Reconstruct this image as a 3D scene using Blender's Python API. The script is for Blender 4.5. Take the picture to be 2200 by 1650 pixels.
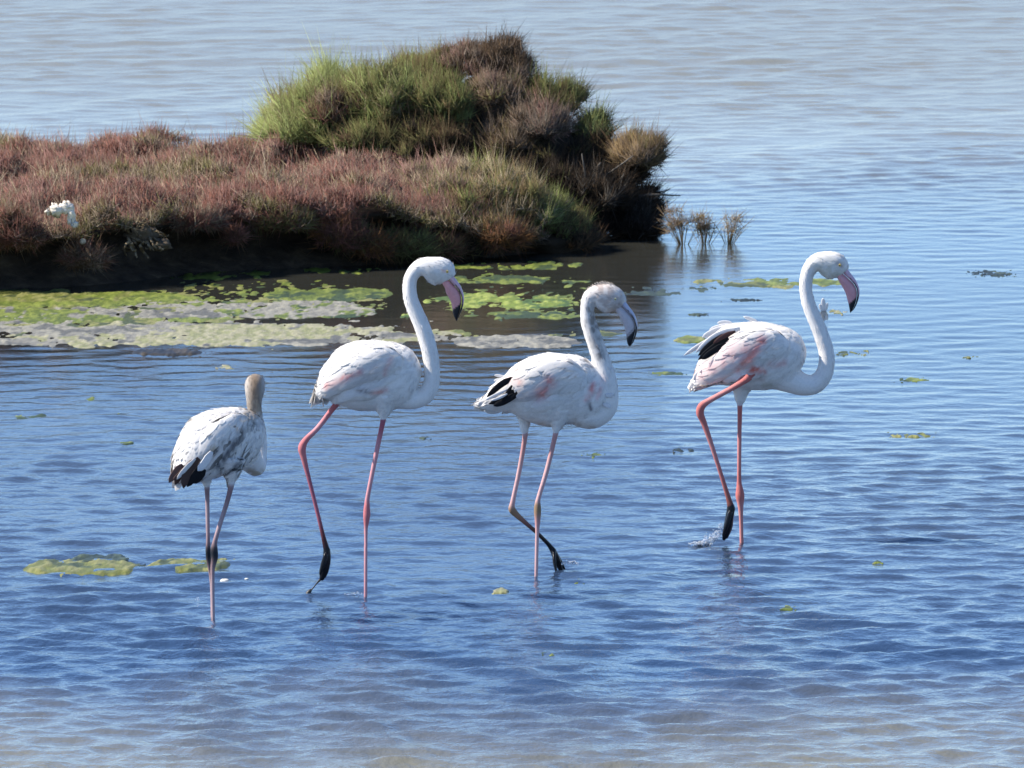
import bpy, math, random
import numpy as np
from mathutils import Vector
from mathutils.bvhtree import BVHTree

# ------------------------------------------------------------------ camera, sky, sun, exposure
scene = bpy.context.scene
for o in list(bpy.data.objects):
    bpy.data.objects.remove(o)
coll = scene.collection
R = math.radians
CAM_H, PITCH, FPX = 5.0, R(6.05), 22800.0      # eye height (m), downward tilt, focal length in photo pixels
cd = bpy.data.cameras.new('camera')
cam = bpy.data.objects.new('camera', cd)
coll.objects.link(cam)
cam.location = (0, 0, CAM_H)
cam.rotation_euler = (R(90) - PITCH, 0, 0)
cd.sensor_width = 36.0
cd.lens = 36.0 * FPX / 2200.0
cd.clip_start, cd.clip_end = 0.5, 20000
cd.dof.use_dof = True
cd.dof.focus_distance = 40.5
cd.dof.aperture_fstop = 24
scene.camera = cam

SUN_DIR = Vector((-0.70, -0.02, 0.70)).normalized()   # towards the sun: from the left
SUN_EL = math.asin(SUN_DIR.z)
SUN_AZ = math.atan2(SUN_DIR.x, SUN_DIR.y)
world = bpy.data.worlds.new('World')
scene.world = world
world.use_nodes = True
wn = world.node_tree
bg = wn.nodes['Background']
sky = wn.nodes.new('ShaderNodeTexSky')
sky.sky_type = 'NISHITA'
sky.sun_disc = False
sky.sun_elevation = SUN_EL
sky.sun_rotation = SUN_AZ
sky.altitude = 0
sky.air_density = 0.75
sky.dust_density = 0.0
sky.ozone_density = 5.0
tint = wn.nodes.new('ShaderNodeMix'); tint.data_type = 'RGBA'; tint.blend_type = 'MULTIPLY'   # the photo's slightly cool white balance
tint.inputs[0].default_value = 1.0; tint.inputs[7].default_value = (0.95, 0.995, 1.06, 1)
wn.links.new(sky.outputs[0], tint.inputs[6])
wn.links.new(tint.outputs[2], bg.inputs[0])
bg.inputs[1].default_value = 0.135
sl = bpy.data.lights.new('sun', 'SUN')
sl.energy = 5.0
sl.angle = R(0.5)
sl.color = (1.0, 0.945, 0.86)
sun = bpy.data.objects.new('sun', sl)
coll.objects.link(sun)
sun.location = (-20, 40, 30)
sun.rotation_euler = SUN_DIR.to_track_quat('Z', 'Y').to_euler()
scene.view_settings.view_transform = 'Standard'
scene.view_settings.look = 'None'
scene.view_settings.exposure = 0.72
scene.view_settings.gamma = 1.0
scene.view_settings.use_curve_mapping = False
scene.cycles.max_bounces = 6
scene.cycles.use_denoising = True

rng = np.random.default_rng(11)
random.seed(5)

# ------------------------------------------------------------------ measuring helpers
CF = np.array([0, math.cos(PITCH), -math.sin(PITCH)])
CU = np.array([0, math.sin(PITCH), math.cos(PITCH)])
CAM = np.array([0, 0, CAM_H])

def P(px, py, Y):
    """the point of the place that stands at distance Y and is measured at (px, py) in the photo"""
    d = CF * FPX + np.array([1.0, 0, 0]) * (px - 1100) + CU * (825 - py)
    return CAM + d * (Y / d[1])

def W(px, py, z=0.0):
    """the point of the water surface measured at (px, py)"""
    d = CF * FPX + np.array([1.0, 0, 0]) * (px - 1100) + CU * (825 - py)
    return CAM + d * ((z - CAM_H) / d[2])

def topx(v):
    """world points (N,3) -> measured photo coordinates"""
    q = np.asarray(v) - CAM
    f = q @ CF
    return 1100 + FPX * q[:, 0] / f, 825 - FPX * (q @ CU) / f

def vnoise(x, y, seed=0):
    """smooth value noise in 0..1"""
    x = np.asarray(x, float); y = np.asarray(y, float)
    xi = np.floor(x).astype(np.int64); yi = np.floor(y).astype(np.int64)
    fx = x - xi; fy = y - yi
    fx = fx * fx * (3 - 2 * fx); fy = fy * fy * (3 - 2 * fy)
    def h(a, b):
        n = (a * 374761393 + b * 668265263 + seed * 974634777) & 0xFFFFFFFF
        n = ((n ^ (n >> 13)) * 1274126177) & 0xFFFFFFFF
        return ((n ^ (n >> 16)) & 0xFFFF) / 65535.0
    return (h(xi, yi) * (1 - fx) + h(xi + 1, yi) * fx) * (1 - fy) + (h(xi, yi + 1) * (1 - fx) + h(xi + 1, yi + 1) * fx) * fy

def fbm(x, y, seed=0, oct=4):
    s = 0; a = 0.5; t = 0
    for i in range(oct):
        s = s + a * vnoise(x * 2 ** i + 17.3 * i, y * 2 ** i - 9.1 * i, seed + i); t += a; a *= 0.55
    return s / t

def sstep(a, b, x):
    t = np.clip((np.asarray(x, float) - a) / (b - a), 0, 1)
    return t * t * (3 - 2 * t)

# ------------------------------------------------------------------ object helpers
def tag(o, label=None, cat=None, group=None, kind=None):
    if label: o['label'] = label
    if cat: o['category'] = cat
    if group: o['group'] = group
    if kind: o['kind'] = kind
    return o

def empty(name, loc):
    o = bpy.data.objects.new(name, None)
    o.empty_display_size = 0.1
    o.location = loc
    coll.objects.link(o)
    return o

def wloc(o):
    p = np.zeros(3)
    while o is not None:
        p += np.array(o.location); o = o.parent
    return p

def mesh_from(name, verts, faces, cols=None, smooth=True):
    """faces: an (N,3) or (N,4) array, or a list of such arrays"""
    if not isinstance(faces, (list, tuple)):
        faces = [faces]
    faces = [np.asarray(f, np.int32) for f in faces if len(f)]
    me = bpy.data.meshes.new(name)
    verts = np.asarray(verts, np.float32)
    me.vertices.add(len(verts)); me.vertices.foreach_set('co', verts.ravel())
    nl = sum(f.size for f in faces); npoly = sum(len(f) for f in faces)
    me.loops.add(nl); me.polygons.add(npoly)
    me.loops.foreach_set('vertex_index', np.concatenate([f.ravel() for f in faces]))
    starts = []; s = 0
    for f in faces:
        k = f.shape[1]
        starts.append(s + np.arange(len(f), dtype=np.int32) * k); s += f.size
    me.polygons.foreach_set('loop_start', np.concatenate(starts).astype(np.int32))
    me.polygons.foreach_set('use_smooth', np.full(npoly, smooth, bool))
    me.update(calc_edges=True); me.validate()
    if cols is not None:
        a = me.color_attributes.new('Col', 'FLOAT_COLOR', 'POINT')
        c = np.ones((len(verts), 4), np.float32)
        cols = np.asarray(cols, np.float32)
        c[:, :cols.shape[1]] = cols
        a.data.foreach_set('color', c.ravel())
    return me

def obj(name, verts, faces, mat, parent=None, cols=None, smooth=True, origin=None):
    v = np.asarray(verts, float)
    off = wloc(parent) if parent is not None else np.zeros(3)
    org = np.zeros(3) if origin is None else np.asarray(origin, float)
    base = off if origin is None else org
    me = mesh_from(name, v - base, faces, cols, smooth)
    me.materials.append(mat)
    o = bpy.data.objects.new(name, me)
    coll.objects.link(o)
    if parent is not None:
        o.parent = parent
    if origin is not None:
        o.location = org - off
    return o

def crom(pts, k):
    """Catmull-Rom resampling of a list of rows, k steps per span"""
    p = np.asarray(pts, float)
    p = np.vstack([2 * p[0] - p[1], p, 2 * p[-1] - p[-2]])
    out = []
    for i in range(1, len(p) - 2):
        for j in range(k):
            t = j / k
            out.append(0.5 * (2 * p[i] + (p[i + 1] - p[i - 1]) * t + (2 * p[i - 1] - 5 * p[i] + 4 * p[i + 1] - p[i + 2]) * t * t
                              + (3 * p[i] - p[i - 1] - 3 * p[i + 1] + p[i + 2]) * t ** 3))
    out.append(p[-2])
    return np.array(out)

def loft(cen, A, B, n=20, power=1.0):
    """closed tube: cen (m,3), A and B (m,3) half-axis vectors of each section"""
    cen = np.asarray(cen, float); m = len(cen)
    th = np.linspace(0, 2 * math.pi, n, endpoint=False)
    c, s = np.cos(th), np.sin(th)
    v = cen[:, None, :] + c[None, :, None] * np.asarray(A)[:, None, :] + s[None, :, None] * np.asarray(B)[:, None, :]
    v = v.reshape(-1, 3)
    i = np.arange(m - 1)[:, None] * n; j = np.arange(n)[None, :]; j2 = (j + 1) % n
    q = np.stack([i + j, i + j2, i + n + j2, i + n + j], -1).reshape(-1, 4)
    v = np.vstack([v, cen[0], cen[-1]])
    a, b = len(v) - 2, len(v) - 1
    jj = np.arange(n); jj2 = (jj + 1) % n
    t = np.vstack([np.stack([np.full(n, a), jj2, jj], -1), np.stack([np.full(n, b), (m - 1) * n + jj, (m - 1) * n + jj2], -1)])
    return v, q, t

def tube(pts, r, n=12, k=4, lat=None, latf=1.0):
    """tube along resampled points with radii r; lat: fixed sideways axis with its own factor"""
    pr = crom(np.column_stack([np.asarray(pts, float), r, np.broadcast_to(latf, (len(pts),))]), k)
    c, rr, lf = pr[:, :3], np.maximum(pr[:, 3], 1e-4), pr[:, 4]
    T = np.gradient(c, axis=0); T /= np.linalg.norm(T, axis=1)[:, None] + 1e-12
    if lat is None:
        lat = np.array([0, 1.0, 0]) if abs(T[:, 1]).mean() < 0.7 else np.array([1.0, 0, 0])
    L = np.asarray(lat)[None, :] - T * (T @ np.asarray(lat))[:, None]
    L /= np.linalg.norm(L, axis=1)[:, None] + 1e-12
    N = np.cross(L, T)
    return loft(c, N * rr[:, None], L * (rr * lf)[:, None], n), c, rr

class Acc:
    """collects pieces of one mesh"""
    def __init__(s): s.v = []; s.q = []; s.t = []; s.c = []; s.n = 0
    def add(s, vqt, col=None):
        v, q, t = vqt
        s.v.append(v)
        if q is not None and len(q): s.q.append(np.asarray(q) + s.n)
        if t is not None and len(t): s.t.append(np.asarray(t) + s.n)
        if col is not None:
            col = np.asarray(col, float)
            s.c.append(np.broadcast_to(col, (len(v), col.shape[-1])))
        s.n += len(v)
    def faces(s):
        f = []
        if s.q: f.append(np.vstack(s.q))
        if s.t: f.append(np.vstack(s.t))
        return f
    def build(s, name, mat, parent=None, smooth=True, origin=None):
        return obj(name, np.vstack(s.v), s.faces(), mat, parent, np.vstack(s.c) if s.c else None, smooth, origin)

# ------------------------------------------------------------------ materials
def newmat(name):
    m = bpy.data.materials.new(name); m.use_nodes = True
    nt = m.node_tree
    return m, nt, nt.nodes['Principled BSDF'], nt.nodes, nt.links

def ramp(nt, fac, stops):
    r = nt.nodes.new('ShaderNodeValToRGB')
    while len(r.color_ramp.elements) < len(stops): r.color_ramp.elements.new(0.5)
    for e, (p, c) in zip(r.color_ramp.elements, stops):
        e.position = p; e.color = (*c, 1) if len(c) == 3 else c
    nt.links.new(fac, r.inputs[0])
    return r.outputs[0]

def noise(nt, scale, detail=4, vec=None, rough=0.55):
    n = nt.nodes.new('ShaderNodeTexNoise')
    n.inputs['Scale'].default_value = scale; n.inputs['Detail'].default_value = detail; n.inputs['Roughness'].default_value = rough
    if vec is not None: nt.links.new(vec, n.inputs['Vector'])
    return n.outputs['Fac']

def mapping(nt, scale, coord='Object'):
    tc = nt.nodes.new('ShaderNodeTexCoord'); mp = nt.nodes.new('ShaderNodeMapping')
    mp.inputs['Scale'].default_value = scale
    nt.links.new(tc.outputs[coord], mp.inputs[0])
    return mp.outputs[0]

def mix(nt, mode, fac, a, b):
    m = nt.nodes.new('ShaderNodeMix'); m.data_type = 'RGBA'; m.blend_type = mode
    def put(sock, v):
        if hasattr(v, 'is_output'): nt.links.new(v, sock)
        elif isinstance(v, (int, float)): sock.default_value = v
        else: sock.default_value = (*v, 1) if len(v) == 3 else v
    put(m.inputs[0], fac); put(m.inputs[6], a); put(m.inputs[7], b)
    return m.outputs[2]

def attr_mat(name, rough=0.8, spec=0.25, nscale=60, nlo=0.8, nhi=1.15, bump=0.0, bscale=200, bdist=0.002, vecscale=(1, 1, 1), alpha_gloss=False, transl=0.0):
    m, nt, b, N, L = newmat(name)
    at = N.new('ShaderNodeAttribute'); at.attribute_name = 'Col'
    vec = mapping(nt, vecscale)
    f = noise(nt, nscale, 3, vec)
    g = ramp(nt, f, [(0.25, (nlo,) * 3), (0.75, (nhi,) * 3)])
    L.new(mix(nt, 'MULTIPLY', 1.0, at.outputs['Color'], g), b.inputs['Base Color'])
    b.inputs['Roughness'].default_value = rough
    b.inputs['Specular IOR Level'].default_value = spec
    if alpha_gloss:
        mr = N.new('ShaderNodeMapRange'); mr.inputs[3].default_value = 0.18; mr.inputs[4].default_value = rough
        L.new(at.outputs['Alpha'], mr.inputs[0]); L.new(mr.outputs[0], b.inputs['Roughness'])
    if bump:
        bp = N.new('ShaderNodeBump'); bp.inputs['Strength'].default_value = bump; bp.inputs['Distance'].default_value = bdist
        L.new(noise(nt, bscale, 4, vec), bp.inputs['Height']); L.new(bp.outputs[0], b.inputs['Normal'])
    if transl:
        tr = N.new('ShaderNodeBsdfTranslucent'); mx = N.new('ShaderNodeMixShader'); mx.inputs[0].default_value = transl
        L.new(mix(nt, 'MULTIPLY', 1.0, at.outputs['Color'], g), tr.inputs[0])
        out = N['Material Output']
        L.new(b.outputs[0], mx.inputs[1]); L.new(tr.outputs[0], mx.inputs[2]); L.new(mx.outputs[0], out.inputs[0])
    return m

M_BIRD = attr_mat('plumage_and_skin', 0.85, 0.15, 140, 0.93, 1.05, 0.35, 260, 0.003, alpha_gloss=True)
M_FEATHER = attr_mat('feather', 0.8, 0.15, 160, 0.92, 1.05, transl=0.12)
M_BILL = attr_mat('bill_horn', 0.38, 0.4, 90, 0.9, 1.08, 0.1, 200, 0.001)
M_EYE = attr_mat('eye', 0.12, 0.5, 50, 1, 1)
M_PLANT = attr_mat('saltmarsh_stems', 0.75, 0.2, 25, 0.7, 1.3, transl=0.2)
M_WOOD = attr_mat('dry_wood', 0.85, 0.2, 40, 0.65, 1.25, 0.6, 90, 0.004)
M_ALGAE = attr_mat('algae', 0.5, 0.35, 55, 0.7, 1.25, 0.6, 80, 0.008, vecscale=(0.7, 0.2, 1), transl=0.1)
M_SCRAP = attr_mat('pale_scrap', 0.7, 0.3, 40, 0.85, 1.1, 0.4, 60, 0.006)

def mud_material():
    m, nt, b, N, L = newmat('wet_mud')
    vec = mapping(nt, (1, 1, 1.6))
    L.new(ramp(nt, noise(nt, 9, 6, vec), [(0.3, (0.014, 0.010, 0.008)), (0.55, (0.042, 0.030, 0.020)), (0.75, (0.095, 0.068, 0.042))]), b.inputs['Base Color'])
    b.inputs['Roughness'].default_value = 0.8
    b.inputs['Specular IOR Level'].default_value = 0.2
    bp = N.new('ShaderNodeBump'); bp.inputs['Distance'].default_value = 0.03; bp.inputs['Strength'].default_value = 0.8
    L.new(noise(nt, 22, 5, vec), bp.inputs['Height']); L.new(bp.outputs[0], b.inputs['Normal'])
    return m
M_MUD = mud_material()

def water_material():
    """silty lagoon water: fresnel surface over the colour of what is suspended in it (sandy shoals near and far, clearer between)"""
    m, nt, b, N, L = newmat('lagoon_water')
    geo = N.new('ShaderNodeNewGeometry'); sep = N.new('ShaderNodeSeparateXYZ')
    L.new(geo.outputs['Position'], sep.inputs[0])
    mp = N.new('ShaderNodeMapping'); mp.inputs['Scale'].default_value = (0.35, 0.13, 1)
    L.new(geo.outputs['Position'], mp.inputs[0])
    n1 = noise(nt, 1.0, 3, mp.outputs[0])
    ad = N.new('ShaderNodeMath'); ad.operation = 'MULTIPLY_ADD'; ad.inputs[1].default_value = 7.0; ad.inputs[2].default_value = -3.5
    L.new(n1, ad.inputs[0])
    yy = N.new('ShaderNodeMath'); yy.operation = 'ADD'
    L.new(sep.outputs['Y'], yy.inputs[0]); L.new(ad.outputs[0], yy.inputs[1])
    mr = N.new('ShaderNodeMapRange'); mr.inputs[1].default_value = 30; mr.inputs[2].default_value = 70
    L.new(yy.outputs[0], mr.inputs[0])
    silt = (0.195, 0.180, 0.120)
    clear = (0.023, 0.048, 0.100)
    mid = (0.017, 0.018, 0.014)
    f = lambda y: (y - 30) / 40
    col = ramp(nt, mr.outputs[0], [(f(34.5), silt), (f(37.8), clear), (f(42), (0.034, 0.050, 0.078)), (f(45), (0.036, 0.048, 0.064)), (f(49), mid), (f(55), (0.045, 0.044, 0.036)), (f(61), (0.205, 0.190, 0.128))])
    L.new(col, b.inputs['Base Color'])
    rg = N.new('ShaderNodeMapRange'); rg.inputs[1].default_value = 54; rg.inputs[2].default_value = 66; rg.inputs[3].default_value = 0.10; rg.inputs[4].default_value = 0.24   # ripples too fine to tell apart with distance
    L.new(sep.outputs['Y'], rg.inputs[0]); L.new(rg.outputs[0], b.inputs['Roughness'])
    b.inputs['IOR'].default_value = 1.333
    mp2 = N.new('ShaderNodeMapping'); mp2.inputs['Scale'].default_value = (1.0, 0.75, 1)
    L.new(geo.outputs['Position'], mp2.inputs[0])
    bp = N.new('ShaderNodeBump'); bp.inputs['Strength'].default_value = 0.55; bp.inputs['Distance'].default_value = 0.006
    at = N.new('ShaderNodeAttribute'); at.attribute_name = 'Col'
    ml = N.new('ShaderNodeMath'); ml.operation = 'MULTIPLY_ADD'; ml.inputs[1].default_value = 0.85; ml.inputs[2].default_value = 0.07
    L.new(at.outputs['Fac'], ml.inputs[0]); L.new(ml.outputs[0], bp.inputs['Strength'])
    L.new(noise(nt, 30, 3, mp2.outputs[0]), bp.inputs['Height']); L.new(bp.outputs[0], b.inputs['Normal'])
    return m
M_WATER = water_material()

# ------------------------------------------------------------------ the lagoon
WAVES = []
_r = np.random.default_rng(3)
for i in range(84):
    lam = math.exp(_r.uniform(math.log(0.065), math.log(0.34)))
    ang = R(-90 + 8) + _r.normal(0, R(40 if lam > 0.18 else 48))
    WAVES.append((lam, ang, _r.uniform(0, 2 * math.pi)))

LONG = [(math.exp(_r.uniform(math.log(0.45), math.log(1.0))), R(-90 + 5) + _r.normal(0, R(30)), _r.uniform(0, 6.28)) for i in range(16)]

def calm(x, y):
    """how strongly the wind ripples the water here: rough in front, slick in the lee of the islet"""
    a = 1.0 - 0.34 * sstep(38.6, 41.2, y) - 0.36 * sstep(40.8, 46.5, y)
    lee = sstep(47.0, 50, y) * (1 - sstep(54.5, 59, y)) * (1 - 0.45 * sstep(0.5, 1.6, x))
    a = a + 0.25 * sstep(53, 62, y)
    a = a * (1 - 0.80 * lee)
    return a * (0.35 + 1.3 * fbm(x * 0.6 + 3, y * 0.3, 21, 4))

def waves(x, y):
    z = np.zeros_like(x)
    for lam, ang, ph in WAVES:
        k = 2 * math.pi / lam
        a = 0.108 / k / math.sqrt(len(WAVES) / 2) * (1.25 if lam > 0.2 else 0.9)
        t = k * (x * math.cos(ang) + y * math.sin(ang)) + ph
        sp = np.where(y < 47, 0.021, np.where(y < 60, 0.031, 0.055))
        a = a * sstep(2.2, 4.0, lam / sp)
        z += a * (np.sin(t) - 0.20 * np.sin(2 * t + 1.57))
    far = sstep(54, 62, y)
    for lam, ang, ph in LONG:
        k = 2 * math.pi / lam
        z += far * 0.020 / k * np.sin(k * (x * math.cos(ang) + y * math.sin(ang)) + ph)
    return z

LEGS_IN = [((785.5, 1280), 1.0), ((1152, 1236), 1.0), ((1204, 1217), 1.4), ((1593.5, 1167), 1.0), ((1552, 1170), 1.6), ((458, 1331), 1.0)]
def rings(x, y):
    z = np.zeros_like(x)
    for (px, py), s_ in LEGS_IN:
        c = W(px, py); m = (np.abs(x - c[0]) < 0.8) & (np.abs(y - c[1]) < 0.8)
        r = np.hypot(x[m] - c[0], y[m] - c[1])
        z[m] += 0.0030 * s_ * np.cos(2 * math.pi * r / 0.085 + c[0] * 9) * np.exp(-r / 0.17)
    return z

def build_water():
    def grow(s, step, end):
        out = []
        while s < end:
            step *= 1.22; s += step; out.append(s)
        return out
    xf = np.arange(-3.7, 3.7001, 0.027)
    xr = grow(3.7, 0.03, 4000)
    xs = np.concatenate([-np.array(xr)[::-1], xf, xr])
    ya = np.arange(34.0, 47, 0.020); yb = np.concatenate([np.arange(47, 60, 0.031), np.arange(60, 75, 0.055)])
    yc = grow(yb[-1], 0.05, 9000)
    yn = grow(0, 0.03, 60)
    ys = np.concatenate([34.0 - np.array(yn)[::-1], ya, yb, yc])
    X, Y = np.meshgrid(xs, ys)
    fade = (1 - sstep(3.85, 5.0, np.abs(X))) * sstep(33, 34, Y) * (1 - sstep(71, 77, Y))
    A = calm(X, Y) * fade
    Z = waves(X, Y) * A + rings(X, Y)
    nx, ny = len(xs), len(ys)
    i = np.arange(ny - 1)[:, None] * nx; j = np.arange(nx - 1)[None, :]
    q = np.stack([i + j, i + j + 1, i + nx + j + 1, i + nx + j], -1).reshape(-1, 4)
    o = obj('water', np.stack([X, Y, Z], -1).reshape(-1, 3), q, M_WATER, None, np.repeat(calm(X, Y).reshape(-1, 1), 3, 1))
    tag(o, 'rippled blue lagoon water', 'water', kind='structure')
    return o
build_water()

# ------------------------------------------------------------------ the islet: undercut mud bank
# outline of the bank at the water line, from measured points (front edge), closed round the back
front = [W(-700, 640), W(-300, 632), W(0, 624), W(150, 620), W(300, 606), W(430, 590), W(600, 580), W(760, 574), W(900, 566), W(1050, 556), W(1180, 545), W(1290, 530), W(1390, 519)]
outline = [(p[0], p[1]) for p in front] + [(0.82, 54.7), (0.80, 55.3), (0.45, 55.9), (-0.2, 56.1), (-1.2, 55.75), (-2.2, 55.7), (-3.4, 55.9), (-4.6, 56.0), (-5.0, 54.5), (-4.9, 52.6)]
ol = crom(np.array(outline + [outline[0]]), 7)[:-1]
OC = np.array([-1.6, 54.1])

def islet_top(x, y):
    """height of the bank's top"""
    fy = np.interp(x, ol[:len(front) * 7 - 6, 0], ol[:len(front) * 7 - 6, 1])
    d = y - fy
    h = 0.265 + 0.03 * sstep(0.0, 1.6, d) + 0.05 * (fbm(x * 1.7, y * 1.7, 5, 3) - 0.5)
    h = h - 0.26 * sstep(0.0, 0.6, x) * sstep(-0.5, 0.4, d) - 0.20 * sstep(-0.7, 0.3, x) * (1 - sstep(0.2, 1.6, d))
    return np.maximum(h, 0.03 - 0.12 * sstep(0.1, 0.45, x))

def build_islet():
    n = len(ol)
    nrm = np.roll(ol, -1, 0) - np.roll(ol, 1, 0)
    nrm = np.stack([nrm[:, 1], -nrm[:, 0]], -1); nrm /= np.linalg.norm(nrm, axis=1)[:, None]
    rings = []
    for z, off in ((-0.25, -0.02), (0.0, -0.06), (0.06, -0.20), (0.15, -0.20), (0.22, -0.08), (None, 0.02)):
        q = ol + nrm * (off + 0.05 * (fbm(ol[:, 0] * 4 + (z or .3) * 9, ol[:, 1] * 4, 8, 3) - 0.5)[:, None])
        zz = islet_top(q[:, 0], q[:, 1]) if z is None else np.full(n, z)
        if z is not None and z > 0: zz = zz * (islet_top(ol[:, 0], ol[:, 1]) / 0.25).clip(-0.2, 1.2)
        rings.append(np.column_stack([q, zz]))
    for s in np.linspace(0.94, 0.06, 14):
        q = OC + (ol - OC) * np.array([s, s])
        rings.append(np.column_stack([q, islet_top(q[:, 0], q[:, 1])]))
    m = len(rings)
    v = np.vstack(rings + [np.array([[OC[0], OC[1], islet_top(OC[:1], OC[1:])[0]]])])
    i = np.arange(m - 1)[:, None] * n; j = np.arange(n)[None, :]; j2 = (j + 1) % n
    q = np.stack([i + j, i + j2, i + n + j2, i + n + j], -1).reshape(-1, 4)
    jj = np.arange(n)
    t = np.stack([(m - 1) * n + jj, (m - 1) * n + (jj + 1) % n, np.full(n, len(v) - 1)], -1)
    o = obj('mud_bank', v, [q, t], M_MUD)
    tag(o, 'low dark mud bank of the islet, undercut along the water', 'bank', kind='structure')
build_islet()

# ------------------------------------------------------------------ vegetation: thousands of thin fleshy stems
def spikes(base, dirs, length, rad, bend, cols):
    """straight three-sided tapering stems for the thickest growth"""
    N = len(base)
    d = dirs / (np.linalg.norm(dirs, axis=1)[:, None] + 1e-9)
    a = np.cross(d, rng.normal(size=(N, 3))); a /= np.linalg.norm(a, axis=1)[:, None] + 1e-9
    b = np.cross(d, a)
    v = np.empty((N, 4, 3))
    for k in range(3):
        v[:, k] = base + (a * math.cos(k * 2.0944) + b * math.sin(k * 2.0944)) * rad[:, None]
    v[:, 3] = base + (d + bend * 0.4) * length[:, None]
    t = (np.arange(N)[:, None, None] * 4 + np.array([[0, 1, 3], [1, 2, 3], [2, 0, 3]])[None]).reshape(-1, 3)
    return v.reshape(-1, 3), t, np.repeat(cols, 4, axis=0)

def strands(base, dirs, length, rad, bend, cols):
    """bent three-sided tapering stems; returns verts, tris, vertex colours"""
    base = np.asarray(base, float); N = len(base)
    d = dirs / (np.linalg.norm(dirs, axis=1)[:, None] + 1e-9)
    ref = rng.normal(size=(N, 3))
    a = np.cross(d, ref); a /= np.linalg.norm(a, axis=1)[:, None] + 1e-9
    b = np.cross(d, a)
    L = length[:, None]; r = rad[:, None]
    mid = base + d * L * 0.55 + bend * L * 0.16
    tip = base + d * L + bend * L * 0.55
    v = np.empty((N, 7, 3))
    for k in range(3):
        c, s = math.cos(k * 2.0944), math.sin(k * 2.0944)
        o = a * c + b * s
        v[:, k] = base + o * r
        v[:, 3 + k] = mid + o * r * 0.85
    v[:, 6] = tip
    loc = np.array([[0, 1, 4], [0, 4, 3], [1, 2, 5], [1, 5, 4], [2, 0, 3], [2, 3, 5], [3, 4, 6], [4, 5, 6], [5, 3, 6]])
    t = (np.arange(N)[:, None, None] * 7 + loc[None]).reshape(-1, 3)
    return v.reshape(-1, 3), t, np.repeat(cols, 7, axis=0)

PAL = {
    'rust': (0.213, 0.094, 0.068), 'rose': (0.242, 0.136, 0.111), 'straw': (0.349, 0.277, 0.179), 'taupe': (0.225, 0.167, 0.120),
    'olive': (0.161, 0.143, 0.053), 'green': (0.196, 0.221, 0.070), 'lime': (0.296, 0.341, 0.121), 'brown': (0.110, 0.068, 0.036),
    'dark': (0.038, 0.027, 0.017), 'grey': (0.135, 0.117, 0.095), 'tan': (0.269, 0.184, 0.089), 'orange': (0.239, 0.110, 0.040),
}
def pick(names, weights, n, jit=0.22):
    c = np.array([PAL[k] for k in names])
    w = np.array(weights, float); w /= w.sum()
    out = c[rng.choice(len(names), n, p=w)]
    return out * (1 + rng.normal(0, jit, (n, 1))).clip(0.5, 1.7)

def inside(px, py, poly):
    x, y = poly[:, 0], poly[:, 1]; r = np.zeros(len(px), bool); j = len(x) - 1
    for i in range(len(x)):
        c = ((y[i] > py) != (y[j] > py)) & (px < (x[j] - x[i]) * (py - y[i]) / (y[j] - y[i] + 1e-12) + x[i])
        r ^= c; j = i
    return r

def sprigs(cen, up, nper, spread, lmin, lmax, rmin, rmax, col, fan=0.45, droop=0.0, lite=True):
    """each sprig is a fan of stems from one root; arrays cen (n,3), up (n,3), col (n,3)"""
    n = len(cen)
    base = np.repeat(cen, nper, 0) + rng.normal(0, spread, (n * nper, 3)) * np.array([1, 1, 0.4])
    d = np.repeat(up, nper, 0) + rng.normal(0, fan, (n * nper, 3))
    l = rng.uniform(lmin, lmax, n * nper) * np.repeat(rng.uniform(0.75, 1.25, n), nper)
    r = rng.uniform(rmin, rmax, n * nper)
    bend = rng.normal(0, 0.5, (n * nper, 3)); bend[:, 2] += 0.35 - droop
    c = np.repeat(col, nper, 0) * (1 + rng.normal(0, 0.16, (n * nper, 1))).clip(0.55, 1.6)
    l = np.minimum(np.where(rng.random(len(l)) < 0.06, l * 2.1, l), lmax * 1.8)
    return (spikes if lite else strands)(base, d, l, r, bend, c)

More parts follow.
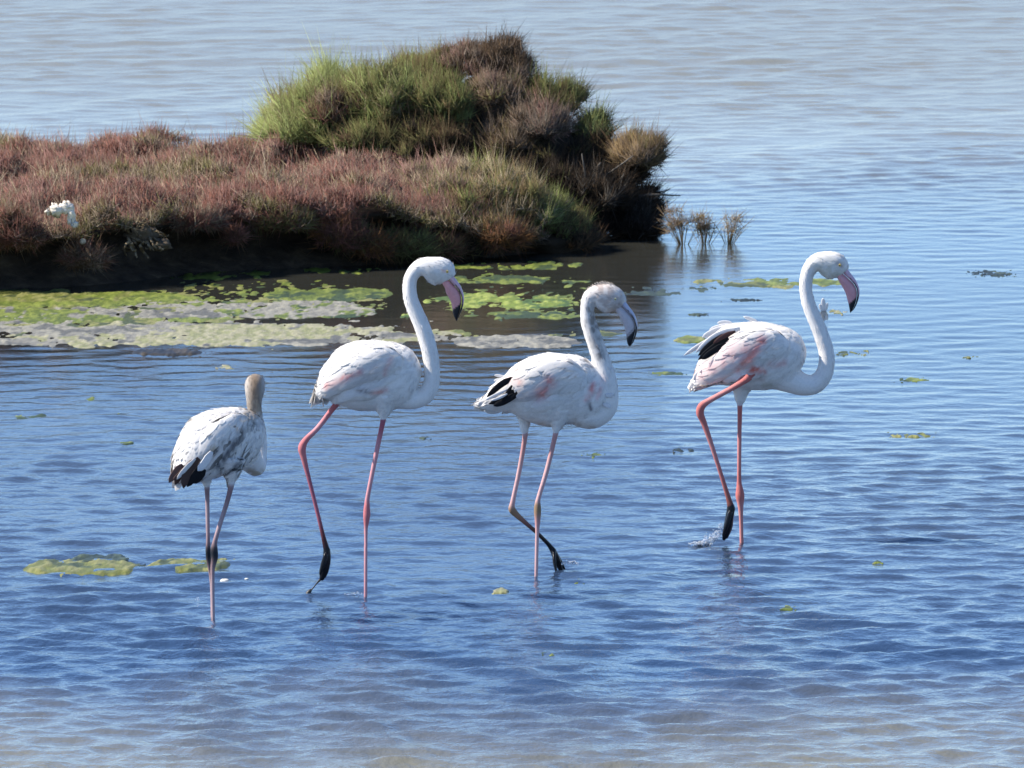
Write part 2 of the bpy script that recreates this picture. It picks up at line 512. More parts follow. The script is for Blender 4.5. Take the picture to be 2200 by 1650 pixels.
def veg_mat():
    n = 24500
    pts = []
    while sum(len(p) for p in pts) < n:
        x = rng.uniform(-3.2, 0.15, 20000); y = rng.uniform(51.0, 56.1, 20000)
        fy = np.interp(x, ol[:len(front) * 7 - 6, 0], ol[:len(front) * 7 - 6, 1])
        ok = inside(x, y + 0.10, ol) & (rng.uniform(size=len(x)) < np.where(y - fy < 0.5, 1.0, 0.75))
        ok &= ~((x > -0.95) & (y > 54.6))
        pts.append(np.column_stack([x, y])[ok])
    p = np.vstack(pts)[:n]
    x, y = p[:, 0], p[:, 1]
    fy = np.interp(x, ol[:len(front) * 7 - 6, 0], ol[:len(front) * 7 - 6, 1])
    lump = fbm(x * 2.6, y * 2.2, 31, 3)
    lump = lump + 0.5 * (vnoise(x * 9, y * 7, 90) - 0.5)
    z = islet_top(x, y) - 0.005 + 0.26 * (lump - 0.32).clip(0, 1)
    edge = 1 - sstep(-0.12, 0.22, y - fy)
    up = np.column_stack([0.10 + 0.25 * (vnoise(x * 3, y * 3, 3) - 0.5), -0.55 * edge + 0.05, 1 - 0.45 * edge])
    k = fbm(x * 1.5 + 5, y * 1.2, 44, 3); k2 = fbm(x * 3.5, y * 3.0, 61, 2)
    col = pick(['rust', 'rose', 'taupe', 'straw'], [3.5, 4, 2.2, 1.0], n)
    g = k2 > 0.60; col[g] = pick(['straw', 'taupe', 'olive', 'rust'], [2, 3, 1, 2], g.sum())
    g = (k > 0.60); col[g] = pick(['rust', 'rose', 'taupe'], [4, 3, 1], g.sum())
    g = (k < 0.33) | ((edge > 0.4) & (k2 < 0.45)); col[g] = pick(['olive', 'taupe', 'straw', 'brown'], [2.5, 2, 1.2, 2], g.sum())
    acc = Acc()
    v, t, c = sprigs(np.column_stack([x, y, z]), up, 8, 0.022, 0.024, 0.062, 0.0018, 0.0032, col, 0.6)
    acc.add((v, None, t), c)
    # taller seeding stalks along the far crest
    m = 130; x = np.concatenate([rng.normal(-2.05, 0.12, 26), rng.normal(-1.50, 0.14, 30), rng.uniform(-3.2, -1.2, 74)]); y = rng.uniform(54.9, 55.4, m)
    z = islet_top(x, y)
    v, t, c = sprigs(np.column_stack([x, y, z]), np.tile([0.08, 0, 1.0], (m, 1)), 8, 0.025, 0.05, 0.15, 0.0016, 0.003, pick(['rust', 'brown', 'olive'], [3, 2, 1], m), 0.3)
    acc.add((v, None, t), c)
    # pale dead stalks
    m = 420; x = rng.uniform(-4.2, 0.0, m); fy = np.interp(x, ol[:len(front) * 7 - 6, 0], ol[:len(front) * 7 - 6, 1]); y = fy + rng.uniform(0.0, 2.2, m)
    v, t, c = strands(np.column_stack([x, y, islet_top(x, y) + 0.03]), rng.normal(0, 0.6, (m, 3)) + [0.1, -0.1, 0.8], rng.uniform(0.10, 0.24, m), rng.uniform(0.0016, 0.003, m), rng.normal(0, 0.7, (m, 3)), pick(['straw', 'grey'], [2, 1], m))
    acc.add((v, None, t), c)
    o = acc.build('glasswort_carpet', M_PLANT, None)
    tag(o, 'reddish brown glasswort carpet covering the low left bank of the islet', 'ground cover', kind='stuff')
veg_mat()

def lumpy(center, rx, ry, rz, seed, amp=0.22, nu=18, nv=11):
    u = np.linspace(0, 2 * math.pi, nu, endpoint=False); w = np.linspace(-1.35, 1.5, nv)
    U, V_ = np.meshgrid(u, w)
    r = 1 + amp * 2 * (fbm(U * 1.3 + seed, V_ * 2.0 + seed, seed, 3) - 0.5)
    x = rx * np.cos(V_) * np.cos(U) * r; y = ry * np.cos(V_) * np.sin(U) * r; z = rz * np.sin(V_) * r
    v = np.stack([x, y, z], -1).reshape(-1, 3) + np.asarray(center)
    i = np.arange(nv - 1)[:, None] * nu; j = np.arange(nu)[None, :]; j2 = (j + 1) % nu
    q = np.stack([i + j, i + j2, i + nu + j2, i + nu + j], -1).reshape(-1, 4)
    return v, q, None

def lobe_points(center, rx, ry, rz, n, zmin=-0.5):
    d = rng.normal(size=(int(n * 2.4), 3)); d /= np.linalg.norm(d, axis=1)[:, None]
    d = d[d[:, 2] > zmin][:n]
    rr = rng.uniform(0.72, 1.0, (len(d), 1)) * (0.86 + 0.3 * vnoise(d[:, 0] * 3.1 + center[0] * 7, d[:, 2] * 3.1 + d[:, 1] * 2, 77)[:, None])
    return np.asarray(center) + d * rr * np.array([rx, ry, rz]), d

def foliage(root, name, center, rx, ry, rz, n, names, weights, lmin, lmax, lean=(0.1, 0, 0), zmin=-0.5, fan=0.4, rmin=0.0016, rmax=0.0030, label=None, nper=7, upw=0.8, tone=1.0):
    K = max(5, int(n / 20))
    pc, dc = lobe_points(center, rx, ry, rz, K, zmin)
    K = len(pc); pc = np.asarray(center) + (pc - np.asarray(center)) * rng.uniform(0.7, 1.12, (K, 1))
    w = rng.integers(0, K, n); d = rng.normal(size=(n, 3)); d[:, 2] = np.abs(d[:, 2]) * 0.9; d = d * 0.75 + dc[w] * 0.9
    d /= np.linalg.norm(d, axis=1)[:, None]
    cr = np.minimum(min(rx, rz) * rng.uniform(0.15, 0.42, K), 0.075) + 0.014
    p = pc[w] + d * cr[w][:, None] * rng.uniform(0.5, 1.15, (n, 1))
    up = d * np.array([1, 1, 0.6]) * 0.6 + np.array([lean[0], lean[1], upw])
    col = np.where(rng.random((n, 1)) < 0.6, pick(names, weights, K, 0.15)[w], pick(names, weights, n, 0.15)) * tone
    q_, dq = lobe_points(center, rx, ry, rz, n // 3, zmin); m_ = len(q_)
    p[:m_] = q_; up[:m_] = dq * 0.6 + np.array([lean[0], lean[1], upw])
    p = p - up / np.linalg.norm(up, axis=1)[:, None] * lmin * 0.4
    v, t, c = sprigs(p, up, nper, 0.014, lmin * 0.55, lmax * 0.66, rmin, rmax, col, fan + 0.2)
    v[:, 2] = np.maximum(v[:, 2], -0.02)
    o = obj(name, v, t, M_PLANT, root, c)
    tag(o, kind='stuff')
    if label: o['label'] = label
    return o

def px_lobe(cx, cy, rx, rz, Y):
    s = Y / FPX
    return P(cx, cy, Y), rx * s, rz * s

def branch_set(root, name, origin, targets, r0, col, label=None):
    """bare woody limbs, each a tapering bent tube of its own"""
    for tg in targets:
        o0 = np.asarray(origin) + rng.normal(0, 0.05, 3) * [1, 1, 0.2]; tg = np.asarray(tg)
        mid = (o0 + tg) / 2 + rng.normal(0, 0.04, 3)
        (vqt, _, _) = tube([o0, mid, tg], [r0, r0 * 0.7, r0 * 0.25], 6, 5)
        a = Acc(); a.add(vqt, np.array(PAL[col]) * rng.uniform(0.8, 1.3))
        b = a.build(name, M_WOOD, root)
        if label: b['label'] = label

# ---- the tall bush
bush = tag(empty('saltbush', (P(1000, 500, 54.8)[0], 54.8, 0.30)), 'tall green and brown saltmarsh bush at the right end of the islet', 'bush')
core = Acc()
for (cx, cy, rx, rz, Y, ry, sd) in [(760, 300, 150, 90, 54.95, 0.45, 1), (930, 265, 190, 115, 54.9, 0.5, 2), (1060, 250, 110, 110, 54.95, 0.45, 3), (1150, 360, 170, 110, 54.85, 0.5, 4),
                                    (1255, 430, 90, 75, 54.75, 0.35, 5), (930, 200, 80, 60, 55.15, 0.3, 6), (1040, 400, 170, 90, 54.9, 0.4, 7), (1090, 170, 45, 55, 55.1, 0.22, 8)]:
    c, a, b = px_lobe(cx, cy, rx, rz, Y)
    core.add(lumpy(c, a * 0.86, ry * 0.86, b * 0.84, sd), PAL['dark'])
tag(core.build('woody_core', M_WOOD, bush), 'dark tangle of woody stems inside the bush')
LOBES = [  # cx, cy, rx, rz, Y, ry, n sprigs, palette, weights, stem length, lean
    (690, 268, 120, 80, 54.80, 0.36, 820, ['lime', 'green', 'olive', 'straw', 'brown'], [3, 4, 3, 1, 1.2], 0.08, 0.17, (0.0, 0, 0)),
    (612, 285, 60, 34, 54.85, 0.26, 380, ['lime', 'green', 'olive'], [4, 3, 1], 0.09, 0.19, (-0.1, 0, 0)),
    (722, 190, 60, 36, 54.95, 0.22, 240, ['lime', 'green'], [3, 2], 0.10, 0.20, (0.0, 0, 0)),
    (915, 158, 85, 42, 55.10, 0.30, 520, ['olive', 'green', 'brown', 'tan'], [4, 2, 2, 1], 0.06, 0.12, (0.1, 0, 0)),
    (1000, 138, 75, 42, 55.05, 0.26, 320, ['taupe', 'rose', 'brown'], [3, 1.5, 2], 0.05, 0.10, (0.1, 0, 0)),
    (1075, 140, 66, 52, 55.10, 0.26, 420, ['brown', 'taupe', 'dark'], [3, 2, 3], 0.06, 0.12, (0.25, 0, 0)),
    (830, 215, 140, 72, 54.72, 0.34, 900, ['green', 'olive', 'lime', 'straw', 'brown'], [3, 4, 1, 1, 1.5], 0.07, 0.15, (0.1, 0, 0)),
    (950, 230, 75, 62, 54.62, 0.26, 420, ['green', 'olive', 'tan'], [4, 3, 1], 0.07, 0.14, (0.15, 0, 0)),
    (720, 240, 50, 38, 54.55, 0.16, 240, ['brown', 'taupe', 'rust'], [4, 2, 1], 0.06, 0.11, (0.1, 0, 0)),
    (1065, 205, 62, 48, 54.75, 0.24, 360, ['taupe', 'brown', 'rose', 'olive'], [4, 3, 1.5, 1], 0.06, 0.11, (0.15, 0, 0)),
    (1175, 220, 85, 52, 54.90, 0.26, 380, ['olive', 'green', 'brown'], [3, 3, 1.5], 0.07, 0.14, (0.2, 0, 0)),
    (1160, 270, 78, 48, 54.55, 0.26, 480, ['taupe', 'rose', 'brown', 'grey'], [4, 1.5, 2, 1], 0.06, 0.12, (0.15, 0, 0)),
    (1080, 310, 70, 46, 54.48, 0.24, 380, ['taupe', 'brown', 'tan', 'olive'], [3, 3, 2, 1], 0.07, 0.13, (0.1, -0.1, 0)),
    (930, 305, 120, 55, 54.50, 0.28, 560, ['brown', 'olive', 'tan', 'dark'], [3, 3, 1.2, 2], 0.07, 0.14, (0.1, -0.1, 0)),
    (790, 300, 100, 42, 54.50, 0.26, 420, ['olive', 'green', 'brown'], [4, 2, 2], 0.07, 0.14, (0.1, -0.1, 0)),
    (1275, 285, 36, 38, 54.85, 0.2, 230, ['green', 'olive', 'lime'], [3, 3, 1], 0.07, 0.14, (0.25, 0, 0)),
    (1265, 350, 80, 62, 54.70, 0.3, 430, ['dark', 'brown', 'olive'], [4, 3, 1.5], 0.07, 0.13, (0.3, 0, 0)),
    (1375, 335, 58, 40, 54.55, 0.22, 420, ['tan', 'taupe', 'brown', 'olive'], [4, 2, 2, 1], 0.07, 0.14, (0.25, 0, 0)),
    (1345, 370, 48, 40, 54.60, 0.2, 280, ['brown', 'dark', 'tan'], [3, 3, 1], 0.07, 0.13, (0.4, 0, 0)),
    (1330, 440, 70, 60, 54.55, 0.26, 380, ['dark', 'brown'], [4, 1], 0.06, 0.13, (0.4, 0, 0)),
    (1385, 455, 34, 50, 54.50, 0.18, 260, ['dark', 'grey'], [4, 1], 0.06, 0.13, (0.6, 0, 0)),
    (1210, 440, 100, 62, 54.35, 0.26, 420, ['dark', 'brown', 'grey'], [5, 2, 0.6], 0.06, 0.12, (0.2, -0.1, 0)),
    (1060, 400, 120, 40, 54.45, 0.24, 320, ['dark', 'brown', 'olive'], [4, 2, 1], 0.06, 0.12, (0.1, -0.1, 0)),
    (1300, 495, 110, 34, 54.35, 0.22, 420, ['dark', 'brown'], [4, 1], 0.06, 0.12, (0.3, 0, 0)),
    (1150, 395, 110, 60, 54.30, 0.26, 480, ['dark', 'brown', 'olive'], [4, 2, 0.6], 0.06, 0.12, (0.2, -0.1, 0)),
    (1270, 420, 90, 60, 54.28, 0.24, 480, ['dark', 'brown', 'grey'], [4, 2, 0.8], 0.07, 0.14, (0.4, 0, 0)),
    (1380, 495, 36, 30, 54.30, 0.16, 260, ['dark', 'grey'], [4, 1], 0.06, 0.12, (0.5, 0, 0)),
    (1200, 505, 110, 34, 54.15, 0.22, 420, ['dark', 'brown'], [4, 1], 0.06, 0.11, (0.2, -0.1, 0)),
]
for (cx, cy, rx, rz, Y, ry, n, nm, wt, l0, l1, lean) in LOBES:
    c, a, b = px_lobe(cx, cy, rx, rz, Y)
    foliage(bush, 'foliage', c, a * 0.88, ry * 0.95, b * 0.80, int(n * 2.0), nm, wt, l0, l1, lean, tone=0.85 if cx < 1000 else (0.82 if cy < 300 or cx > 1360 else 0.66))   # shade of the right and lower-right lobes is darkened into the stem colour
branch_set(bush, 'bare_branch', P(1230, 470, 54.4), [P(1250, 330, 54.15), P(1290, 350, 54.2), P(1360, 335, 54.25), P(1340, 375, 54.2), P(1215, 380, 54.1), P(1440, 405, 54.4), P(1462, 420, 54.4)], 0.011, 'grey', 'bare grey branch on the shaded right side')

# ---- olive mound in front of it and the rusty tuft at its foot
mound = tag(empty('glasswort_mound', (P(1060, 545, 53.6)[0], 53.6, 0.0)), 'olive and straw coloured glasswort mound in front of the tall bush', 'shrub')
core = Acc()
for (cx, cy, rx, rz, Y, ry, sd) in [(960, 450, 130, 75, 53.75, 0.5, 11), (1080, 480, 120, 65, 53.7, 0.45, 12), (1180, 515, 80, 38, 53.75, 0.35, 13)]:
    c, a, b = px_lobe(cx, cy, rx, rz, Y); core.add(lumpy(c, a, ry, b, sd), PAL['dark'])
tag(core.build('woody_core', M_WOOD, mound))
for (cx, cy, rx, rz, Y, ry, n, nm, wt, l0, l1, lean) in [
    (950, 405, 110, 45, 53.75, 0.45, 700, ['rose', 'taupe', 'olive', 'straw'], [3, 3, 1.5, 1.5], 0.06, 0.12, (0.1, 0, 0)),
    (1040, 410, 90, 42, 53.60, 0.36, 620, ['olive', 'straw', 'green', 'tan'], [3, 3, 2, 2], 0.06, 0.13, (0.2, -0.05, 0)),
    (1100, 440, 80, 42, 53.55, 0.32, 560, ['tan', 'olive', 'straw', 'brown'], [3, 3, 2, 1.5], 0.06, 0.13, (0.3, -0.1, 0)),
    (1160, 462, 55, 32, 53.62, 0.28, 420, ['green', 'olive', 'lime', 'straw'], [4, 3, 1.5, 1], 0.06, 0.13, (0.35, -0.1, 0)),
    (1215, 492, 42, 24, 53.65, 0.22, 300, ['green', 'olive', 'brown'], [3, 3, 1.5], 0.05, 0.11, (0.4, -0.1, 0)),
    (985, 465, 90, 45, 53.35, 0.28, 520, ['olive', 'green', 'rose', 'brown'], [3, 2, 2, 2], 0.06, 0.12, (0.1, -0.3, 0)),
    (900, 480, 80, 40, 53.20, 0.26, 420, ['rose', 'taupe', 'rust', 'brown'], [3, 3, 2, 2], 0.06, 0.12, (0.0, -0.3, 0)),
    (1060, 495, 70, 32, 53.30, 0.24, 360, ['tan', 'brown', 'taupe', 'olive'], [3, 3, 1, 1], 0.06, 0.12, (0.2, -0.3, 0)),
    (1245, 515, 40, 16, 53.60, 0.18, 170, ['brown', 'orange', 'dark'], [3, 1, 3], 0.05, 0.10, (0.4, -0.1, 0)),
    (960, 525, 70, 26, 53.10, 0.18, 260, ['olive', 'brown', 'dark'], [2, 3, 3], 0.06, 0.11, (0.1, -0.4, 0))]:
    c, a, b = px_lobe(cx, cy, rx, rz, Y)
    foliage(mound, 'foliage', c, a, ry, b, int(n * 1.9), nm, wt, l0, l1, lean)
tuft = tag(empty('sedge_tuft', (P(1085, 553, 53.2)[0], 53.2, 0.0)), 'rusty brown drooping tuft at the foot of the mound by the water', 'plant')
c, a, b = px_lobe(1085, 520, 45, 26, 53.05)
foliage(tuft, 'foliage', c, a, 0.12, b, 340, ['brown', 'orange', 'rust'], [3, 2, 1], 0.07, 0.15, (0.45, -0.4, 0), upw=0.1)

# ---- hanging fringes over the undercut edge, each clump its own plant
HANG = [(720, 505, 'reddish clump hanging over the dark bank left of the first adult bird', ['rust', 'orange', 'brown'], 34, 30), (800, 535, 'rusty clump trailing into the water above the front bird\'s back', ['orange', 'brown', 'rust'], 34, 26),
        (505, 512, 'small reddish clump rooted in the black bank face', ['rust', 'brown'], 14, 14),
        (760, 520, 'russet fringe trailing from the lip of the bank behind the front bird', ['rust', 'brown', 'olive'], 40, 30), (940, 540, 'brown fringe at the waterline below the olive mound', ['brown', 'olive', 'rust'], 50, 18), (180, 560, 'dull brown clump low on the bank below the white scrap', ['brown', 'taupe', 'rust'], 40, 22), (420, 480, 'straw and red fringe hanging over the dark gap in the bank', ['taupe', 'rust', 'straw'], 60, 16), (600, 478, 'olive and red fringe drooping over the bank', ['olive', 'rust', 'taupe'], 70, 18),
        (870, 535, 'olive clump at the waterline behind the first adult head', ['olive', 'brown', 'green'], 55, 20), (30, 510, 'reddish clump hanging at the far left edge of the bank', ['rust', 'brown', 'taupe'], 55, 45)]
for cx, cy, lab, nm, rx, rz in HANG:
    Y = float(np.interp(P(cx, cy, 52.5)[0], [p[0] for p in front], [p[1] for p in front])) - 0.06
    c, a, b = px_lobe(cx, cy, rx, rz, Y)
    h = tag(empty('hanging_glasswort', tuple(c)), lab, 'plant')
    foliage(h, 'foliage', c, a, 0.08, b, int(14 * rx), nm, [3, 2, 1][:len(nm)], 0.05, 0.11, (0.1, -0.6, 0), upw=0.15)

# ---- three thin plants standing in the water right of the bush
for i, (bx, by, hx, lab, nm, dens) in enumerate([(1468, 525, 88, 'tallest thin brown plant standing in the water next to the bush', ['tan', 'taupe', 'brown'], 1.0),
                                             (1513, 523, 72, 'middle olive brown thin plant standing in the water between two others', ['tan', 'olive', 'taupe'], 0.9),
                                             (1565, 523, 68, 'outermost sparse tan plant in the water, farthest from the bush', ['straw', 'tan', 'taupe'], 0.7)]):
    b0 = W(bx, by); Y = b0[1]; s = Y / FPX
    pl = tag(empty('water_plant', tuple(b0)), lab, 'plant', 'thin plants in the water right of the bush')
    a = Acc()
    for k in range(26):
        tip = b0 + np.array([rng.normal((-0.05, 0.0, 0.04)[i], (0.085, 0.05, 0.06)[i]), rng.normal(0, 0.04), hx * s * rng.uniform(0.35, 1.0)])
        (vqt, _, _) = tube([b0 + [0, 0, -0.05], (b0 + tip) / 2 + rng.normal(0, 0.01, 3), tip], [0.0016, 0.0014, 0.0007], 5, 4)
        a.add(vqt, np.array(PAL['tan']) * rng.uniform(0.7, 1.2))
    a.build('stems', M_WOOD, pl)
    c = b0 + np.array([0.02 if i == 2 else -0.01, 0, hx * s * 0.62])
    foliage(pl, 'foliage', c, (30, 18, 22)[i] * s, 0.05, hx * s * (0.30, 0.24, 0.34)[i], int((46, 44, 30)[i] * dens), nm, [3, 2, 1], 0.05, 0.10, (0.15, 0, 0), zmin=-1, rmin=0.0010, rmax=0.0018, fan=0.8, upw=0.5)
    foliage(pl, 'foliage', b0 + np.array([-0.05 + 0.03 * i, 0, hx * s * 0.42]), 18 * s, 0.05, hx * s * 0.2, int(22 * dens), nm, [2, 1, 1], 0.04, 0.08, (-0.2, 0, 0), zmin=-1, rmin=0.0009, rmax=0.0016, fan=0.9, upw=0.4)

# ---- dry roots, the white scrap and a pale stone on the bank face
def bank_y(px): return float(np.interp(P(px, 540, 52.3)[0], [p[0] for p in front], [p[1] for p in front]))
rootpts = []
for k in range(34):
    x0, y0 = rng.uniform(262, 345), rng.uniform(478, 535); a_ = rng.uniform(-0.6, 1.2); l_ = rng.uniform(14, 38)
    rootpts.append(([(x0, y0), (x0 + l_ * 0.5 * math.cos(a_), y0 + l_ * 0.5 * math.sin(a_) + rng.normal(0, 4)), (x0 + l_ * math.cos(a_), y0 + l_ * math.sin(a_))], rng.uniform(3, 7)))
root = tag(empty('root_tangle', tuple(P(310, 530, bank_y(310) - 0.12))), 'tangle of pale dry roots sticking out of the black bank', 'roots')
a = Acc()
for (cx, cy, rx, rz, sd) in [(300, 505, 34, 22, 41), (345, 525, 22, 12, 42), (270, 480, 24, 14, 43)]:
    c, x_, z_ = px_lobe(cx, cy, rx, rz, bank_y(310) - 0.10); a.add(lumpy(c, x_, 0.06, z_, sd, 0.6, 22, 14), (0.10, 0.075, 0.048))
a.build('clod', M_WOOD, root)
for (pts, r) in rootpts:
    Yb = bank_y(310) - 0.16
    p3 = [P(x, y, Yb + rng.uniform(-0.05, 0.03)) for x, y in pts]
    rr = np.linspace(1.0, 0.35, len(pts)) * r * 0.5 * Yb / FPX
    vqt, _, _ = tube(p3, rr, 7, 5)
    vqt = (vqt[0] + rng.normal(0, 0.0025, vqt[0].shape), vqt[1], vqt[2])
    a = Acc(); a.add(vqt, np.array((0.20, 0.15, 0.09)) * rng.uniform(0.5, 1.3)); a.build('root', M_WOOD, root)
Yb = bank_y(135) - 0.14
sc_ = tag(empty('white_scrap', tuple(P(135, 470, Yb))), 'crumpled white scrap caught on the bank at far left', 'litter')
a = Acc()
for (cx, cy, rx, rz, sd) in [(120, 452, 13, 15, 3), (143, 446, 17, 12, 4), (153, 464, 9, 18, 5), (160, 482, 7, 6, 6), (103, 455, 5, 6, 7)]:
    c, x_, z_ = px_lobe(cx, cy, rx, rz, Yb); g_ = lumpy(c, x_, 0.025, z_, sd, 0.6, 18, 12); a.add((g_[0] + rng.normal(0, 0.0035, g_[0].shape), g_[1], None), (0.74, 0.66, 0.55))
a.build('crumpled_sheet', M_SCRAP, sc_)
c, x_, z_ = px_lobe(178, 519, 7, 7, bank_y(178) - 0.08)
a = Acc(); a.add(lumpy(c, x_, x_, z_, 9, 0.2, 12, 9), (0.55, 0.47, 0.33))
tag(a.build('pale_stone', M_SCRAP, None, origin=c), 'small round pale stone in the black bank below the white scrap', 'stone')

# ------------------------------------------------------------------ floating algae
ALG = {'green': [(0.118, 0.148, 0.020), (0.205, 0.235, 0.038), (0.05, 0.072, 0.02)], 'lime': [(0.19, 0.24, 0.030), (0.32, 0.36, 0.07), (0.09, 0.14, 0.025)],
       'olive': [(0.155, 0.165, 0.035), (0.25, 0.24, 0.075), (0.075, 0.09, 0.03)], 'scum': [(0.240, 0.222, 0.172), (0.32, 0.295, 0.22), (0.14, 0.132, 0.105)],
       'pale': [(0.27, 0.265, 0.115), (0.36, 0.33, 0.19), (0.16, 0.17, 0.06)], 'dark': [(0.040, 0.055, 0.035), (0.07, 0.09, 0.05), (0.025, 0.035, 0.03)], 'white': [(0.75, 0.75, 0.73), (0.8, 0.8, 0.78), (0.6, 0.6, 0.58)],
       'mud': [(0.05, 0.043, 0.032), (0.07, 0.055, 0.035), (0.03, 0.03, 0.03)]}
SEED = [100]
def algae(name, x0, x1, y0, y1, kind, label, cat='algae', cover=0.5, h=0.013, group=None, grain=1.0, mix_kind=None):
    """a ragged floating mat: lumpy solid sheet that breaks the surface only where it is thick enough"""
    SEED[0] += 7; sd = SEED[0]
    far = W((x0 + x1) / 2, y0); near = W((x0 + x1) / 2, y1)
    xa, xb = W(x0, (y0 + y1) / 2)[0], W(x1, (y0 + y1) / 2)[0]
    ya, yb = near[1], far[1]
    big = (xb - xa) > 0.5
    st = (0.015 if name == 'algae_flecks' else 0.011) if big else 0.006
    sy = 0.03 if big else 0.02
    nx = max(8, int((xb - xa) / st)); ny = max(8, int((yb - ya) / sy))
    X, Y = np.meshgrid(np.linspace(xa, xb, nx), np.linspace(ya, yb, ny))
    u = (X - xa) / (xb - xa) * 2 - 1; w = (Y - ya) / (yb - ya) * 2 - 1
    rad = np.sqrt(u ** 4 + w ** 2 * 0.9) if (xb - xa) > 0.5 else np.sqrt(u * u + w * w)
    mask = 1 - sstep(0.45, 1.0, rad)
    f = 0.42 * fbm(X * 5.5 * grain, Y * 1.5 * grain, sd, 3) + 0.58 * fbm(X * 15 * grain, Y * 4.5 * grain, sd + 5, 4)
    f = 0.5 + (f - 0.5) * 1.35
    fine = fbm(X * 42, Y * 10, sd + 3, 3)
    if grain > 3: f = 0.5 + (f - 0.5) * 2.4
    t = f + (cover - 0.57) + (mask - 1) * 0.55
    H = h * 0.34 * ((t - 0.46) * 7).clip(-2.0, 1.0) + h * 0.85 * (fine - 0.48)
    keep = (H > -0.010)
    nxy = np.arange(nx * ny).reshape(ny, nx)
    q = np.stack([nxy[:-1, :-1], nxy[:-1, 1:], nxy[1:, 1:], nxy[1:, :-1]], -1).reshape(-1, 4)
    kq = keep.ravel()[q].any(axis=1)
    q = q[kq]
    if not len(q): return None
    pal = np.array(ALG[kind])
    c = np.where((fine.ravel() > 0.56)[:, None], pal[1], pal[0]); c = np.where((fbm(X * 12, Y * 6, sd + 9, 3).ravel() < 0.42)[:, None], pal[2], c)
    if mix_kind:
        p2 = np.array(ALG[mix_kind]); k = (0.7 * fbm(X * 2.2, Y * 2.6, sd + 17, 3) + 0.3 * fbm(X * 22, Y * 5, sd + 19, 2)).ravel() > 0.51
        c = np.where(k[:, None], np.where((fine.ravel() > 0.5)[:, None], p2[1], p2[0]), c)
    V = np.stack([X, Y, H], -1).reshape(-1, 3)
    used = np.unique(q); rem = np.full(nx * ny, -1); rem[used] = np.arange(len(used))
    V = V[used]; c = c[used]; q = rem[q]
    # closed underside so that the mat has thickness
    n = len(V); V2 = V.copy(); V2[:, 2] = -0.03
    e = np.concatenate([q[:, [0, 1]], q[:, [1, 2]], q[:, [2, 3]], q[:, [3, 0]]])
    key = np.sort(e, 1); ku, inv, cnt = np.unique(key[:, 0] * 10000000 + key[:, 1], return_inverse=True, return_counts=True)
    be = e[cnt[inv] == 1]
    side = np.stack([be[:, 1], be[:, 0], be[:, 0] + n, be[:, 1] + n], -1)
    org = np.array([(xa + xb) / 2, (ya + yb) / 2, 0])
    o = obj(name, np.vstack([V, V2]), [np.vstack([q, q[:, ::-1] + n, side])], M_ALGAE, None, np.vstack([c, c]), True, org)
    tag(o, label, cat, group)
    return o

G = 'floating algae mats by the islet'
algae('algae_mat', -300, 470, 622, 665, 'olive', 'broad olive algae mat against the left end of the dark bank', cover=0.84, group=G, mix_kind='green')
algae('algae_mat', -320, 620, 655, 700, 'scum', 'greyish green algae mat left of the brown reflection', cover=0.72, group=G, mix_kind='green')
algae('algae_scum', -350, 1040, 688, 752, 'scum', 'long pale grey scum band behind the birds on the left', 'scum', cover=0.76, h=0.012, group=G, mix_kind='pale')
algae('algae_scum', 930, 1290, 716, 752, 'scum', 'short grey scum band left of the middle bird\'s neck', 'scum', cover=0.74, h=0.012, group=G)
algae('algae_mat', 430, 820, 640, 690, 'green', 'patchy green algae mat left of the front bird\'s neck', cover=0.74, group=G, mix_kind='scum')
algae('algae_mat', 540, 880, 614, 652, 'green', 'bright green algae mat touching the front bird\'s neck', cover=0.72, group=G)
algae('algae_mat', 300, 620, 576, 606, 'green', 'dim green algae strip in the shadow below the bank', cover=0.58, group=G)
algae('algae_mat', 620, 860, 572, 592, 'green', 'narrow green strip in the dark water under the rusty clump', cover=0.52, group=G)
algae('algae_mat', 930, 1290, 558, 584, 'green', 'green algae strip at the foot of the olive mound', cover=0.70, group=G)
algae('algae_mat', 940, 1200, 588, 612, 'green', 'green algae strip right of the front bird\'s eye', cover=0.70, group=G)
algae('algae_mat', 880, 1270, 625, 668, 'lime', 'bright yellow green algae mat between the two necks', cover=0.68, group=G)
algae('algae_mat', 1000, 1300, 664, 690, 'green', 'thin dark green strip below the bright mat between the necks', cover=0.5, group=G)
algae('algae_mat', 800, 1020, 668, 695, 'lime', 'small yellow green mat below the front bird\'s bill', cover=0.5, group=G)
algae('algae_mat', 860, 1420, 704, 728, 'olive', 'olive strip along the far edge of the scum behind the middle bird', cover=0.48, group=G)
algae('algae_mat', 1290, 1560, 610, 640, 'dark', 'dark weed strip at the edge of the bush reflection', cover=0.46, h=0.006, group=G)
algae('algae_mat', 1440, 1850, 594, 622, 'olive', 'long olive algae strip behind the rightmost bird\'s neck', cover=0.62, group='algae strips in open water', mix_kind='green')
algae('algae_mat', 1435, 1540, 718, 742, 'olive', 'olive algae patch behind the rightmost bird\'s tail', cover=0.66, group='algae strips in open water', mix_kind='green')
algae('algae_mat', 30, 315, 1196, 1242, 'olive', 'yellow olive algae mat left of the leftmost bird\'s legs', cover=0.84, h=0.020, group='algae mats near the leftmost bird')
algae('algae_mat', 290, 515, 1198, 1228, 'olive', 'thin yellow olive algae tail running behind the leftmost bird\'s legs', cover=0.80, h=0.016, group='algae mats near the leftmost bird')
algae('algae_flecks', 240, 900, 585, 705, 'green', 'scattered green flecks between the mats left of the front bird', cover=0.50, h=0.006, group=G, grain=2.4, mix_kind='olive')
algae('algae_flecks', 900, 1330, 560, 720, 'green', 'scattered green flecks on the brown water between the two necks', cover=0.445, h=0.005, group=G, grain=2.6)
